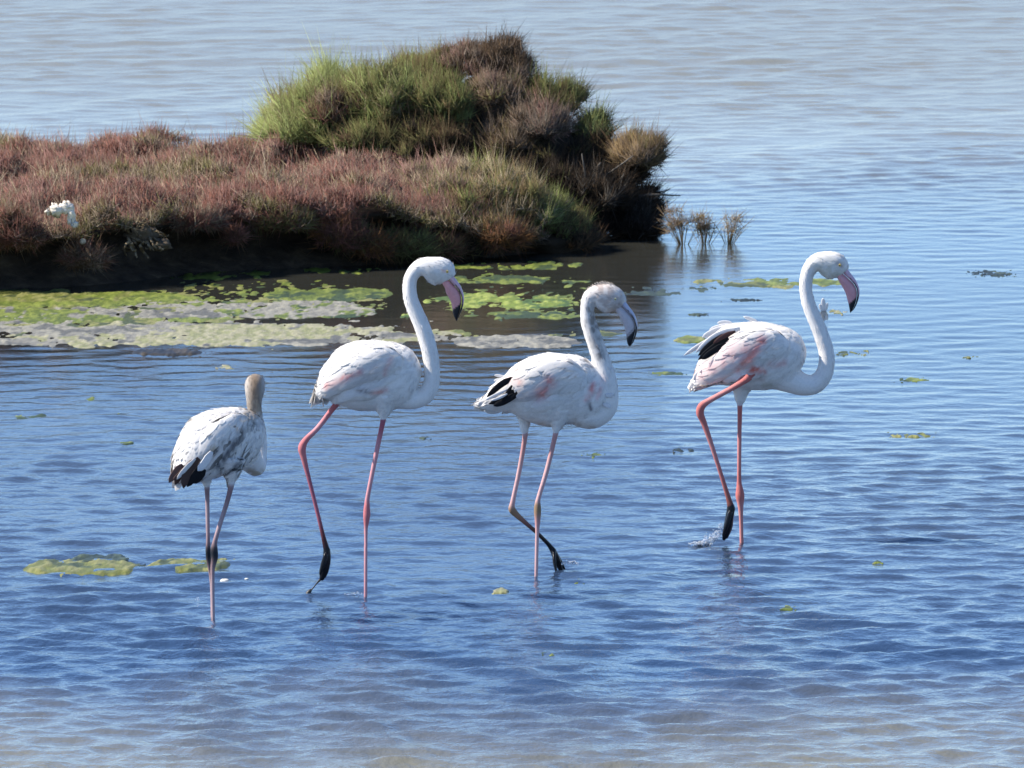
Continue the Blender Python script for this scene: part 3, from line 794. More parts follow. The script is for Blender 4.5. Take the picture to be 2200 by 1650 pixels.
algae('algae_flecks', -300, 640, 615, 735, 'olive', 'broken olive film filling the gaps between the leftmost mats', cover=0.64, h=0.006, group=G, grain=2.0, mix_kind='scum')
algae('weed_clump', 140, 315, 1188, 1216, 'dark', 'dark wet weed clump behind the yellow olive mat', 'weed', cover=0.80, h=0.022)
algae('mud_hump', 258, 462, 750, 766, 'mud', 'low dark mud hump breaking the water above the leftmost bird', 'mud', cover=0.95, h=0.022, grain=0.4)
algae('algae_mat', -30, 140, 884, 904, 'green', 'thin green weed strip at the left edge above the leftmost bird', cover=0.5, group='algae strips in open water')
algae('algae_mat', 225, 320, 882, 898, 'green', 'dim green weed scrap just left of the leftmost bird\'s back', cover=0.5, group='algae strips in open water')
BITS = [(195, 857, 20, 16, 'green', 'round green leaf floating far left of the leftmost bird\'s head'), (482, 788, 44, 16, 'pale', 'pale weed scrap above the leftmost bird\'s head'),
        (1797, 671, 44, 22, 'pale', 'yellow algae scrap under the rightmost bird\'s bill'), (1960, 816, 90, 20, 'green', 'green weed scrap right of the rightmost bird\'s neck loop'),
        (1962, 935, 110, 18, 'olive', 'olive weed strip at right below the neck loop'), (1273, 978, 50, 20, 'green', 'green weed scrap right of the middle bird\'s legs'),
        (1472, 967, 50, 14, 'dark', 'dark weed scrap left of the rightmost bird\'s bent knee'), (1233, 1248, 42, 22, 'green', 'small green weed scrap right of the middle bird\'s standing foot'),
        (1178, 1406, 46, 20, 'green', 'green leaf scrap floating lowest in the foreground'), (1688, 1306, 44, 18, 'green', 'green weed scrap in the foreground right of the rightmost bird'),
        (1075, 1268, 34, 20, 'pale', 'pale foam lump left of the middle bird\'s standing foot'), (1815, 759, 100, 20, 'olive', 'olive weed scrap between the rightmost bird\'s neck and the open water'),
        (2085, 767, 36, 14, 'olive', 'tiny olive weed scrap near the right edge'), (1440, 803, 90, 18, 'green', 'green weed scrap left of the rightmost bird\'s tail'),
        (2130, 588, 110, 26, 'dark', 'dark weed patch in the open water at right edge'), (1600, 645, 100, 14, 'dark', 'dark thin weed strip above the rightmost bird\'s back'),
        (1520, 620, 60, 12, 'dark', 'dark weed speck under the long olive strip'), (905, 942, 40, 12, 'dark', 'dark weed speck right of the front bird\'s standing leg'), (270, 952, 40, 12, 'green', 'tiny green weed speck left of the leftmost bird\'s tail'),
        (1885, 1207, 24, 12, 'green', 'tiny green weed speck right of the splash'), (1500, 676, 40, 12, 'dark', 'dark weed speck right of the middle bird\'s bill')]
for cx, cy, w_, h_, kd, lab in BITS:
    algae('weed_scrap', cx - w_ / 2 - 2, cx + w_ / 2 + 2, cy - h_ * 0.28, cy + h_ * 0.28, kd, lab, 'weed', cover=0.70, h=0.008, group='floating weed scraps', grain=5.0)
def float_lump(name, cx, cy, rx, rz, col, lab, cat, sd):
    b0 = W(cx, cy + rz); Y = b0[1]; s = Y / FPX
    a = Acc(); a.add(lumpy(b0 + [0, 0, rz * s * 0.6], rx * s, rx * s * 0.7, rz * s, sd, 0.35, 14, 9), col)
    tag(a.build(name, M_SCRAP, None, origin=b0), lab, cat)
float_lump('white_shell', 482, 1246, 11, 4, (0.62, 0.60, 0.55), 'white shell floating right of the leftmost bird\'s legs', 'shell', 22)
float_lump('foam_bubble', 530, 1243, 5, 2, (0.6, 0.6, 0.55), 'tiny white bubble right of the white shell', 'foam', 23)

# ------------------------------------------------------------------ flamingos
WHITE = np.array((0.785, 0.745, 0.695))
PINK = (0.74, 0.33, 0.30); PALEPINK = (0.80, 0.53, 0.50); CORAL = (0.70, 0.16, 0.10); BLACK = (0.012, 0.012, 0.014)

def blend(px, py, base, blobs, mottle=0.0, seed=0):
    """plumage colour from marked strokes: (x0, y0, x1, y1, width, colour, strength)"""
    c = np.tile(np.asarray(base, float), (len(px), 1))
    n = fbm(px * 0.11, py * 0.11, 50 + seed, 3)
    for (x0, y0, x1, y1, w, col, s) in blobs:
        dx, dy = x1 - x0, y1 - y0
        t = np.clip(((px - x0) * dx + (py - y0) * dy) / (dx * dx + dy * dy + 1e-9), 0, 1)
        d = np.hypot(px - x0 - t * dx, py - y0 - t * dy) / w
        a = s * np.exp(-d ** 2 * 1.1)
        if mottle and s < 0.95: a = np.clip(a * (1 - mottle + 2 * mottle * sstep(0.35, 0.65, n)), 0, 1)
        c = c * (1 - a[:, None]) + np.asarray(col) * a[:, None]
    return c

def remesh(acc, voxel):
    me = mesh_from('tmp', np.vstack(acc.v), acc.faces())
    o = bpy.data.objects.new('tmp', me); coll.objects.link(o)
    md = o.modifiers.new('r', 'REMESH'); md.mode = 'VOXEL'; md.voxel_size = voxel; md.use_smooth_shade = True
    sm = o.modifiers.new('s', 'SMOOTH'); sm.factor = 0.5; sm.iterations = 4
    dg = bpy.context.evaluated_depsgraph_get(); dg.update()
    ev = o.evaluated_get(dg).to_mesh()
    nv = len(ev.vertices); v = np.empty(nv * 3, np.float32); ev.vertices.foreach_get('co', v); v = v.reshape(-1, 3).astype(float)
    nr = np.empty(nv * 3, np.float32); ev.vertices.foreach_get('normal', nr)
    npoly = len(ev.polygons); lt = np.empty(npoly, np.int32); ev.polygons.foreach_get('loop_total', lt)
    li = np.empty(len(ev.loops), np.int32); ev.loops.foreach_get('vertex_index', li)
    ls = np.empty(npoly, np.int32); ev.polygons.foreach_get('loop_start', ls)
    fs = []
    for k in (3, 4):
        s = ls[lt == k]
        if len(s): fs.append(li[s[:, None] + np.arange(k)[None]])
    o.evaluated_get(dg).to_mesh_clear()
    bpy.data.objects.remove(o); bpy.data.meshes.remove(me)
    return v, nr.reshape(-1, 3).astype(float), fs

def feather_geo(p0, d, n0, L, W_, off0, off1, bvh, free=0.6, rows=6):
    """one feather laid along the body: follows the surface up to the fraction `free`, then straight on"""
    prof = np.array([0.45, 0.85, 1.0, 0.95, 0.72, 0.12]); s = np.linspace(0, 1, rows)
    pos = Vector(p0); t = Vector(d).normalized(); nrm = Vector(n0)
    V = []
    for i in range(rows):
        if i and s[i] <= free:
            hit = bvh.find_nearest(pos + t * (L / (rows - 1)))
            if hit[0] is not None:
                nn = hit[1]
                newp = hit[0]
                t2 = (newp - pos)
                if t2.length > 1e-5: t = (t2.normalized() - nn * t2.normalized().dot(nn)).normalized()
                pos, nrm = newp, nn
        elif i:
            pos = pos + t * (L / (rows - 1))
        o = off0 + (off1 - off0) * s[i]
        c = pos + nrm * o
        lat = nrm.cross(t).normalized()
        w = W_ * prof[i]
        V += [c - lat * w - nrm * w * 0.12, c + nrm * 0.0004, c + lat * w - nrm * w * 0.12]
    q = []
    for i in range(rows - 1):
        a = i * 3
        q += [[a, a + 1, a + 4, a + 3], [a + 1, a + 2, a + 5, a + 4]]
    return np.array([tuple(x) for x in V]), np.array(q)

def blade(pts, w0, lat, thick=0.0012):
    """long flight feather along given points: closed thin solid with a raised shaft"""
    c = crom(pts, 4); m = len(c)
    T = np.gradient(c, axis=0); T /= np.linalg.norm(T, axis=1)[:, None]
    u = np.linspace(0, 1, m); w = w0 * np.minimum(1, 0.45 + 2.2 * u) * np.sqrt(np.clip(1 - u ** 5, 0.01, 1))
    L = np.cross(T, lat); L /= np.linalg.norm(L, axis=1)[:, None]
    return loft(c, L * w[:, None], np.tile(np.asarray(lat) * thick, (m, 1)) + 0 * L, 10)

def bill(root, front_e, inner_e, hw, lat, gapf, cols, tip_from, s):
    """two mandibles lofted between the measured front and inner edges; front_e, inner_e: (m,3) world points"""
    lat = np.asarray(lat, float)
    fr = crom(front_e, 5); inn = crom(inner_e, 5); h = crom(np.array(hw)[:, None], 5)[:, 0] * s
    m = len(fr); u = np.linspace(0, 1, m)
    g = np.interp(u, np.linspace(0, 1, len(gapf)), gapf)
    span = fr - inn
    wl = np.linalg.norm(span, axis=1)
    N = 22
    for nm, a, b, ww in (('upper_mandible', g + 0.012, np.ones(m), 0.80), ('lower_mandible', np.zeros(m), g - 0.012, 1.0)):
        c = inn + span * ((a + b) / 2)[:, None]
        A = span * ((b - a) / 2)[:, None]
        B = lat[None, :] * (h * ww)[:, None]
        v, q, t = loft(c, A, B, N)
        uu = np.concatenate([np.repeat(u, N), [0, 1]])
        th = np.concatenate([np.tile(np.linspace(0, 2 * math.pi, N, endpoint=False), m), [0, 0]])
        col = np.tile(np.array(cols[0] if nm[0] == 'u' else cols[1]), (len(v), 1))
        edge = np.cos(th)                        # +1 at the front edge, -1 at the inner edge
        wob = 0.03 * np.sin(uu * 60 + th * 3)
        if nm[0] == 'u':
            dk = sstep(tip_from - 0.12, tip_from + 0.02, uu + wob) + sstep(0.25, 0.42, uu) * sstep(0.1, -0.55, edge)
        else:
            dk = sstep(tip_from - 0.025, tip_from + 0.025, uu + wob + 0.05 * edge) + sstep(0.50, 0.75, uu) * sstep(0.86, 0.95, edge) * 0.9
        dk = np.clip(dk, 0, 1)[:, None]
        col = col * (1 - dk) + np.array(BLACK) * dk
        ob = obj(nm, v, [q, t], M_BILL, root, col)
    # slit nostril on the upper mandible
    k = int(m * 0.28); cN = inn[k] + span[k] * (g[k] + 0.35 * (1 - g[k])) - lat * h[k] * 0.78
    kd = fr[k + 4] - fr[k]; kd /= np.linalg.norm(kd)
    vqt, _, _ = tube([cN - kd * 3.0 * s, cN, cN + kd * 3.0 * s], [0.3 * s, 0.9 * s, 0.3 * s], 8, 3)
    a = Acc(); a.add(vqt, (0.02, 0.015, 0.02)); a.build('nostril', M_BILL, root)

def eye(root, c, r, lat, iris, toward):
    lat = np.asarray(lat, float)
    for sgn in (-1, 1):
        cc = c + lat * toward * sgn
        a = Acc(); a.add(lumpy(cc, r, r * 0.55, r, 1, 0.0, 14, 9), iris)
        e = a.build('eye', M_EYE, root)
        a = Acc(); a.add(lumpy(cc + lat * sgn * r * 0.42, r * 0.45, r * 0.22, r * 0.45, 1, 0.0, 10, 7), (0.01, 0.01, 0.01))
        a.build('pupil', M_EYE, e)

def flamingo(label, Yb, base_px, stations, frame, neck, legs, feet, blobs, base_col=WHITE, mottle=0.40, seed=0, wing=None, wing_low=((-70, -44, 8, 30, 8), (-45, -30, 20, 40, 13), (-10, -20, 27, 44, 15), (25, -8, 26, 42, 15), (48, 4, 14, 36, 11)), nfeather=1000, drop=0.45, sub=0.0, dark_feather=None):
    """returns the root, the body BVH and its scale. stations: (s, u, half height, half width) in photo pixels along the frame"""
    s = Yb / FPX
    rt = empty('flamingo', tuple(P(*base_px, Yb)))
    rt.location.z = 0.0
    tag(rt, label, 'flamingo', 'flamingos wading in a line')
    org, ax, up, lat = [np.asarray(k, float) for k in frame]
    acc = Acc()
    st = crom(stations, 4)
    c = org + (st[:, :1] * ax + st[:, 1:2] * up) * s
    acc.add(loft(c, up[None] * np.maximum(st[:, 2:3], 0.6) * s, lat[None] * np.maximum(st[:, 3:4], 0.6) * s, 28))
    if wing:                       # folded wings: flattened bulges on both flanks
        for sgn, wg in ((-1, wing), (1, wing), (-1, wing_low), (1, wing_low)):
            w = crom(wg, 4)      # (s, u, half height, sideways position, thickness)
            cw = org + (w[:, :1] * ax + w[:, 1:2] * up + sgn * w[:, 3:4] * lat) * s
            acc.add(loft(cw, up[None] * w[:, 2:3] * s, lat[None] * w[:, 4:5] * s, 20))
    nv, nc, nr = tube([k[0] for k in neck], [k[1] * s for k in neck], 18, 5, None if abs(ax[1]) > 0.3 else lat, [k[2] for k in neck])
    acc.add(nv)
    legc = []
    for lg in legs:                # (points, radii px, colours, wet from)
        tv, tc, tr = tube([k[0] for k in lg], [k[1] * s for k in lg], 12, 5)
        acc.add(tv)
        cc = crom(np.array([[*k[2], k[3]] for k in lg]), 5)
        legc.append((tc, tr, np.clip(cc, 0, 1)))
    for ft in feet:
        tv, tc, tr = tube([k[0] for k in ft], [k[1] * s for k in ft], 10, 4, lat, [k[2] for k in ft])
        acc.add(tv); legc.append((tc, tr * np.repeat(1.0, len(tr)), np.tile([*BLACK, 0.0], (len(tc), 1))))
    v, nrm, fs = remesh(acc, 0.0040)
    px, py = topx(v)
    col = np.ones((len(v), 4))
    col[:, :3] = blend(px, py, base_col, blobs, mottle, seed)
    isleg = np.zeros(len(v), bool)
    best = np.full(len(v), 9e9); nearleg = np.full(len(v), 9.0)
    for tc, tr, cc in legc:
        m5 = np.linspace(0, len(tc) - 1, 6 * len(tc)); ii = np.arange(len(tc))
        tc = np.column_stack([np.interp(m5, ii, tc[:, j]) for j in range(3)]); tr = np.interp(m5, ii, tr)
        cc = np.column_stack([np.interp(m5, ii, cc[:, j]) for j in range(4)])
        D = np.linalg.norm(v[:, None, :] - tc[None], axis=2) / tr[None]
        k = D.argmin(1); dm = D[np.arange(len(v)), k]
        nearleg = np.minimum(nearleg, np.where(cc[k, 0] > 0.745, 9.0, dm))
        feath = cc[k, 0] > 0.745                    # stations marked white stay feathered
        h = (dm < 1.45) & (dm < best) & ~feath
        col[h] = cc[k[h]]; isleg |= h; best = np.where(h, dm, best)
    body = obj('body', v, fs, M_BIRD, rt, col)
    # contour and wing feathers on the trunk
    allf = [f if f.shape[1] == 4 else np.column_stack([f, f[:, 2]]) for f in fs]
    bvh = BVHTree.FromPolygons([tuple(x) for x in v], [tuple(int(i) for i in dict.fromkeys(r)) for f in allf for r in f])
    rel = (v - org) / s
    sv, uv, lv = rel @ ax, rel @ up, rel @ lat
    smin, smax = st[:, 0].min(), st[:, 0].max()
    hh = np.interp(sv, st[:, 0], st[:, 2]); cu = np.interp(sv, st[:, 0], st[:, 1])
    Dn = np.min(np.linalg.norm(v[:, None, :] - nc[None, len(nc) // 4::2], axis=2) / (nr[None, len(nc) // 4::2] * 1.15), axis=1)
    ok = (~isleg) & (nearleg > 2.4) & (sv > smin + 4) & (sv < smax - 2) & (uv > cu - hh * 1.05) & (Dn > 1.0)
    idx = np.nonzero(ok)[0]
    fr = random.Random(seed)
    acc2 = Acc()
    order = fr.sample(list(idx), min(nfeather, len(idx)))
    for i in order:
        f = 1 - (sv[i] - smin) / (smax - smin)                # 1 at the tail
        sidew = 1 - min(1, abs((uv[i] - cu[i]) / (hh[i] + 1e-6)))
        low = (uv[i] - cu[i]) / (hh[i] + 1e-6) < -0.45
        L = (14 + 32 * f * (0.4 + 0.6 * sidew)) * s * fr.uniform(0.8, 1.25) * (0.75 if low else 1)
        Wd = L * fr.uniform(0.20, 0.30)
        d = -ax * 1.0 - up * (drop + 0.35 * sidew * (1 - f)) + lat * fr.uniform(-0.15, 0.15) + up * fr.uniform(-0.15, 0.15)
        n_ = nrm[i]; d = d - n_ * d.dot(n_); d /= np.linalg.norm(d) + 1e-9
        fv, fq = feather_geo(v[i] , d, n_, L, Wd, -0.0010, 0.0014 + 0.0028 * fr.random(), bvh, 0.85 if f < 0.8 else 0.6)
        fpx, fpy = topx(fv)
        cc = blend(fpx, fpy, base_col, blobs, mottle, seed) if mottle < 0.6 else 0.5 * col[i, :3] + 0.5 * blend(fpx, fpy, base_col, blobs, 0.3, seed)
        fc = np.clip(cc * fr.uniform(0.94, 1.04), 0, 0.8)
        if dark_feather and fr.random() < dark_feather(px[i], py[i]):
            k = fr.uniform(0.2, 0.7); fc[9:] = fc[9:] * k; fc[:9] *= 0.5 + 0.5 * k
        acc2.add((fv, fq, None), fc)
    tag(acc2.build('contour_feathers', M_FEATHER, rt), kind='stuff')
    # the longer coverts and tertials that lie over each other along the folded wing
    acc3 = Acc()
    wtop = crom(wing, 4)
    wu = np.interp(sv, wtop[:, 0], wtop[:, 1]); wh = np.interp(sv, wtop[:, 0], wtop[:, 2])
    cand = np.nonzero(ok & (sv > wtop[0, 0] + 12) & (sv < wtop[-1, 0]) & (uv < wu + wh * 1.0) & (uv > wu - wh * 1.5) & (np.abs(lv) > 22))[0]
    sel = fr.sample(list(cand), min(240, len(cand)))
    sel.sort(key=lambda i: sv[i])
    for i in sel:
        f = 1 - (sv[i] - smin) / (smax - smin)
        L = (24 + 34 * f) * s * fr.uniform(0.85, 1.2); Wd = L * fr.uniform(0.13, 0.18)
        d = -ax - up * (drop * 1.15 + fr.uniform(-0.12, 0.12)); n_ = nrm[i]
        d = d - n_ * d.dot(n_); d /= np.linalg.norm(d) + 1e-9
        fv, fq = feather_geo(v[i], d, n_, L, Wd, 0.0006, 0.0050 + 0.0045 * fr.random(), bvh, 0.8)
        fpx, fpy = topx(fv)
        fc = np.clip(blend(fpx, fpy, base_col, blobs, min(mottle, 0.4), seed) * fr.uniform(0.92, 1.03), 0, 0.8)
        if dark_feather and fr.random() < dark_feather(px[i], py[i]): fc[6:] *= fr.uniform(0.15, 0.5)
        acc3.add((fv, fq, None), fc)
    tag(acc3.build('wing_coverts', M_FEATHER, rt), kind='stuff')
    # short down along the neck and over the head
    acc4 = Acc()
    dn = np.linalg.norm(v[:, None, :] - nc[None, 12:], axis=2) / nr[None, 12:]
    kk = dn.argmin(1) + 12; dm = dn.min(1)
    cand = np.nonzero((dm < 1.25) & (~isleg) & ~ok & (kk > 14))[0]
    tang = np.gradient(nc, axis=0)
    for i in fr.sample(list(cand), min(1500, len(cand))):
        d = -tang[kk[i]]; n_ = nrm[i]; d = d - n_ * d.dot(n_); d /= np.linalg.norm(d) + 1e-9
        d = d + n_ * fr.uniform(0.0, 0.22) + np.array([fr.uniform(-.25, .25) for _ in range(3)])
        L = fr.uniform(4.5, 9.5) * s
        b_ = v[i] - n_ * 0.0012; side = np.cross(n_, d); side /= np.linalg.norm(side) + 1e-9
        w_ = 1.5 * s * fr.uniform(0.6, 1.2)
        fv = np.array([b_ - side * w_, b_ + n_ * 0.0016, b_ + side * w_, b_ + d * L])
        acc4.add((fv, None, np.array([[0, 1, 3], [1, 2, 3]])), np.clip(col[i, :3] * fr.uniform(0.90, 1.05), 0, 0.8))
    tag(acc4.build('neck_down', M_FEATHER, rt), kind='stuff')
    return rt, s, bvh, (v, nrm, col, px, py)

def loose(rt, name, strokes, Y, lat=(0, 1, 0), s=None):
    """single feathers that stick out: (points in photo px, half width px, colour, depth offset)"""
    for (pts, w, col, dy) in strokes:
        p3 = [P(x, y, Y + dy) for x, y in pts]
        v, q, t = blade(p3, w * Y / FPX, np.array(lat, float))
        c = np.tile(np.array(col, float), (len(v), 1)) if not callable(col) else col(v)
        a = Acc(); a.add((v, q, t), c); a.build(name, M_FEATHER, rt)

WF = (0.755, 0.735, 0.72)      # white, feathered thigh
def leg_pts(Y, pts):
    """(px, py, depth offset, radius px, colour, wetness 1 dry .. 0 wet)"""
    return [(P(x, y, Y + dy), r, c, wt) for (x, y, dy, r, c, wt) in pts]

# ---------------- front adult (second from left)
Y2 = W(786, 1280)[1]
pk = (0.54, 0.18, 0.185); pk2 = (0.60, 0.28, 0.29); pkd = (0.37, 0.115, 0.145)
F2 = (P(800, 808, Y2), (1, 0, 0), (0, 0, 1), (0, 1, 0))
st2 = [(-126, -46, 2, 2), (-117, -31, 17, 12), (-106, -15, 34, 24), (-92, -8, 46, 36), (-76, -1, 59, 46), (-44, 1, 73, 55), (-10, 1, 77, 58), (26, 1, 75, 57), (56, 0, 71, 52), (79, 1, 60, 44), (94, 5, 40, 32), (103, 9, 18, 14), (106, 9, 5, 4)]
wing2 = [(-114, -34, 9, 14, 8), (-92, -16, 24, 30, 14), (-52, 12, 34, 46, 19), (0, 31, 36, 50, 21), (40, 36, 30, 45, 19), (66, 30, 16, 37, 13)]
neck2 = [(P(850, 838, Y2), 44, 0.95), (P(872, 852, Y2), 30, 1), (P(893, 857, Y2), 21.5, 1), (P(913, 848, Y2), 20, 1), (P(926, 826, Y2), 17.5, 1), (P(928, 797, Y2), 17, 1), (P(924, 760, Y2), 17.5, 1), (P(914, 722, Y2), 17.5, 1), (P(902, 690, Y2), 17, 1), (P(890, 663, Y2), 16.5, 1),
         (P(882, 640, Y2), 15.6, 1), (P(880, 615, Y2), 15, 1), (P(884, 594, Y2), 15, 1), (P(897, 578, Y2), 17, 1), (P(914, 574, Y2), 22, 0.9), (P(936, 581, Y2), 31, 0.68), (P(952, 587, Y2), 31, 0.62), (P(962, 596, Y2), 22, 0.6), (P(965, 600, Y2), 15, 0.6)]
legs2 = [leg_pts(Y2, [(826, 850, -0.03, 34, WF, 1), (826, 878, -0.03, 19, WF, 1), (824, 894, -0.03, 10, WF, 1), (823, 904, -0.03, 6.2, pkd, .8), (809, 971, -0.03, 5.6, pk2, .75), (791, 1062, -0.03, 5.2, pk2, .75), (788.5, 1085, -0.03, 6.6, pk, .8), (788, 1106, -0.03, 8.2, pk, .8), (787, 1124, -0.03, 6, pk, .8), (786, 1150, -0.03, 4.2, pk2, .7), (785.5, 1280, -0.03, 3.9, pk2, .6), (785, 1345, -0.03, 4, pk, .5)]),
         leg_pts(Y2, [(760, 835, 0.04, 20, WF, 1), (735, 858, 0.04, 12, WF, 1), (722, 869, 0.04, 7, pk, .8), (684, 918, 0.04, 6, pk2, .8), (658, 944, 0.04, 7, pk, .8), (649, 962, 0.04, 9.2, pk, .8), (652, 982, 0.04, 7, pk, .8), (664, 1030, 0.04, 5, pkd, .7), (683, 1105, 0.04, 4.7, pkd, .6), (694, 1150, 0.04, 5.2, (0.1, 0.03, 0.035), .2), (702, 1182, 0.04, 7.5, BLACK, 0)])]
feet2 = [[(P(702, 1180, Y2 + .04), 8, .9), (P(702, 1200, Y2 + .04), 9.5, .9), (P(697, 1225, Y2 + .04), 10, .8), (P(690, 1247, Y2 + .04), 5, .8)],
         [(P(700, 1190, Y2 + .02), 5, 1), (P(693, 1215, Y2 + .015), 5.5, 1), (P(687, 1236, Y2 + .012), 3, 1)], [(P(702, 1195, Y2 + .06), 5, 1), (P(703, 1222, Y2 + .065), 5, 1), (P(697, 1243, Y2 + .065), 2.6, 1)]]
blobs2 = [(700, 830, 775, 800, 7, PINK, .85), (840, 772, 826, 802, 6.0, (0.72, 0.25, 0.22), .55), (800, 844, 830, 838, 6, CORAL, .55), (768, 839, 798, 844, 4, (0.22, 0.17, 0.17), .7), (790, 812, 812, 790, 24, (0.60, 0.55, 0.54), .45),
          (750, 842, 780, 818, 12, (0.62, 0.58, 0.58), .35), (932, 590, 955, 598, 26, (0.62, 0.58, 0.52), .75), (955, 583, 962, 583, 5, (0.8, 0.5, 0.42), .5)]
b2, s2, bv2, _ = flamingo('adult flamingo with pink bill and one muddy foot lifted, second from left', Y2, (786, 1280), st2, F2, neck2, legs2, feet2, blobs2, seed=2, wing=wing2)
bill(b2, [P(x, y, Y2) for x, y in [(962, 580), (972, 590), (983.6, 605), (991, 617), (996, 632), (997, 645), (994, 661), (988, 676), (981, 690)]],
     [P(x, y, Y2) for x, y in [(950, 610), (956, 619), (958, 628), (962, 636), (967, 645), (970, 653), (972, 664), (975, 678), (980, 689)]],
     [9, 10.5, 11, 10.5, 10, 9, 7.5, 5, 1.5], (0, 1, 0), [0.50, 0.56, 0.66, 0.76, 0.80, 0.80, 0.80, 0.78, 0.75], [(0.62, 0.40, 0.44), (0.68, 0.30, 0.29)], 0.72, s2)
eye(b2, P(960.5, 582, Y2), 3.4 * s2, (0, 1, 0), (0.75, 0.52, 0.14), 16.5 * s2)
a = Acc()
for pts, r in [([(688, 1245), (680, 1254), (672, 1264), (668, 1268)], [3, 1.6, 1.4, 2.2]), ([(669, 1266), (662, 1274), (652, 1283)], [2.2, 5, 2]), ([(660, 1272), (666, 1279)], [3, 2]), ([(655, 1274), (658, 1284)], [2, 1.5])]:
    vqt, _, _ = tube([P(x, y, Y2 + 0.04) for x, y in pts], np.array(r) * s2, 8, 4)
    a.add(vqt, (0.035, 0.03, 0.024))
a.build('mud_strand', M_BILL, b2)['label'] = 'string of wet mud dripping from the lifted foot'

# ---------------- grey-billed bird (third from left)
Y3 = W(1152, 1236)[1]
g1 = (0.52, 0.27, 0.25); g2 = (0.60, 0.36, 0.34); gk = (0.30, 0.19, 0.12)
F3 = (P(1180, 838, Y3), (1, 0, 0), (0, 0, 1), (0, 1, 0))
st3 = [(-154, -27, 2, 4), (-140, -26, 10, 12), (-120, -16, 28, 24), (-95, -8, 40, 34), (-78, 0, 51, 42), (-49, 1, 68, 52), (-10, 1, 79, 57), (10, 1, 80, 58), (38, 2, 76, 57), (67, 0, 74, 53), (90, -5, 66, 46), (112, -10, 48, 36), (125, -14, 26, 22), (131, -16, 6, 6)]
wing3 = [(-118, -4, 12, 15, 9), (-90, 6, 25, 30, 14), (-50, 20, 36, 45, 18), (0, 32, 40, 49, 20), (45, 32, 36, 46, 18), (80, 22, 22, 38, 13)]
neck3 = [(P(1245, 882, Y3), 36, 1), (P(1272, 888, Y3), 34, 0.9), (P(1295, 872, Y3), 32, 0.85), (P(1302, 842, Y3), 27, 0.9), (P(1300, 808, Y3), 23, 1), (P(1292, 775, Y3), 19.5, 1), (P(1281, 742, Y3), 18, 1), (P(1270, 710, Y3), 17.3, 1), (P(1263, 684, Y3), 16, 1), (P(1262, 661, Y3), 15, 1), (P(1266, 643, Y3), 16.5, 1),
         (P(1279, 634, Y3), 21, 0.9), (P(1297, 638, Y3), 30, 0.68), (P(1314, 645, Y3), 31.5, 0.6), (P(1326, 653, Y3), 26, 0.56), (P(1332, 660, Y3), 16, 0.56)]
legs3 = [leg_pts(Y3, [(1203, 880, -0.04, 30, WF, 1), (1200, 905, -0.04, 17, WF, 1), (1195, 922, -0.04, 10, WF, 1), (1193, 935, -0.04, 6, g1, .8), (1175, 1010, -0.04, 5.6, g2, .75), (1157, 1070, -0.04, 5.4, g2, .75), (1155, 1086, -0.04, 7.5, gk, .8), (1155, 1100, -0.04, 8.2, gk, .8), (1155, 1120, -0.04, 6.4, g1, .8), (1154, 1150, -0.04, 4.6, g2, .7), (1152, 1235, -0.04, 4.2, g2, .6), (1151, 1295, -0.04, 4.2, g1, .5)]),
         leg_pts(Y3, [(1130, 875, 0.045, 28, WF, 1), (1127, 905, 0.045, 14, WF, 1), (1127, 924, 0.045, 9, WF, 1), (1128, 938, 0.045, 6, g1, .8), (1116, 1010, 0.05, 5.4, g2, .8), (1102, 1076, 0.055, 5.6, g2, .8), (1100, 1094, 0.06, 8.2, gk, .8), (1110, 1106, 0.07, 7, gk, .8), (1130, 1124, 0.09, 5.2, (.22, .10, .08), .5), (1154, 1145, 0.12, 4.8, (.07, .04, .03), .3), (1176, 1167, 0.15, 5, BLACK, .1), (1187, 1181, 0.16, 6.5, BLACK, 0)])]
feet3 = [[(P(1187, 1180, Y3 + .16), 7, 1), (P(1194, 1196, Y3 + .17), 8, .9), (P(1201, 1214, Y3 + .18), 7, .9), (P(1208, 1232, Y3 + .19), 4, .9)],
         [(P(1190, 1186, Y3 + .15), 4.5, 1), (P(1191, 1206, Y3 + .13), 4.5, 1), (P(1195, 1228, Y3 + .12), 3, 1)], [(P(1192, 1186, Y3 + .18), 4.5, 1), (P(1203, 1204, Y3 + .2), 4.5, 1), (P(1214, 1226, Y3 + .22), 3, 1)]]
blobs3 = [(1160, 850, 1180, 822, 14, PINK, .85), (1262, 858, 1276, 826, 7, PINK, .75), (1284, 855, 1297, 812, 7, PALEPINK, .55), (1093, 815, 1118, 822, 8, (.82, .45, .36), .6), (1120, 850, 1150, 856, 14, (.58, .52, .52), .5),
          (1268, 660, 1276, 702, 9, (.28, .245, .21), .8), (1276, 702, 1290, 765, 10, (.24, .22, .205), .8), (1258, 690, 1272, 745, 7, (.5, .46, .42), .5), (1292, 628, 1320, 652, 32, (.50, .42, .37), .94), (1322, 640, 1330, 650, 9, (.34, .27, .24), .8), (1310, 668, 1330, 676, 8, (.62, .47, .36), .5),
          (1145, 912, 1180, 914, 9, (.62, .47, .36), .45), (1235, 910, 1275, 922, 10, (.55, .45, .36), .55), (1256, 772, 1274, 790, 3, (.30, .24, .2), .5), (1264, 862, 1270, 880, 4, (.2, .17, .17), .6)]
b3, s3, bv3, _ = flamingo('flamingo with pale grey bill and dirty grey neck, third from left', Y3, (1152, 1236), st3, F3, neck3, legs3, feet3, blobs3, seed=3, wing=wing3, mottle=0.45, wing_low=((-46, -30, 8, 34, 8), (-25, -22, 20, 42, 13), (5, -14, 27, 44, 15), (35, -4, 26, 42, 14), (56, 6, 14, 36, 10)))
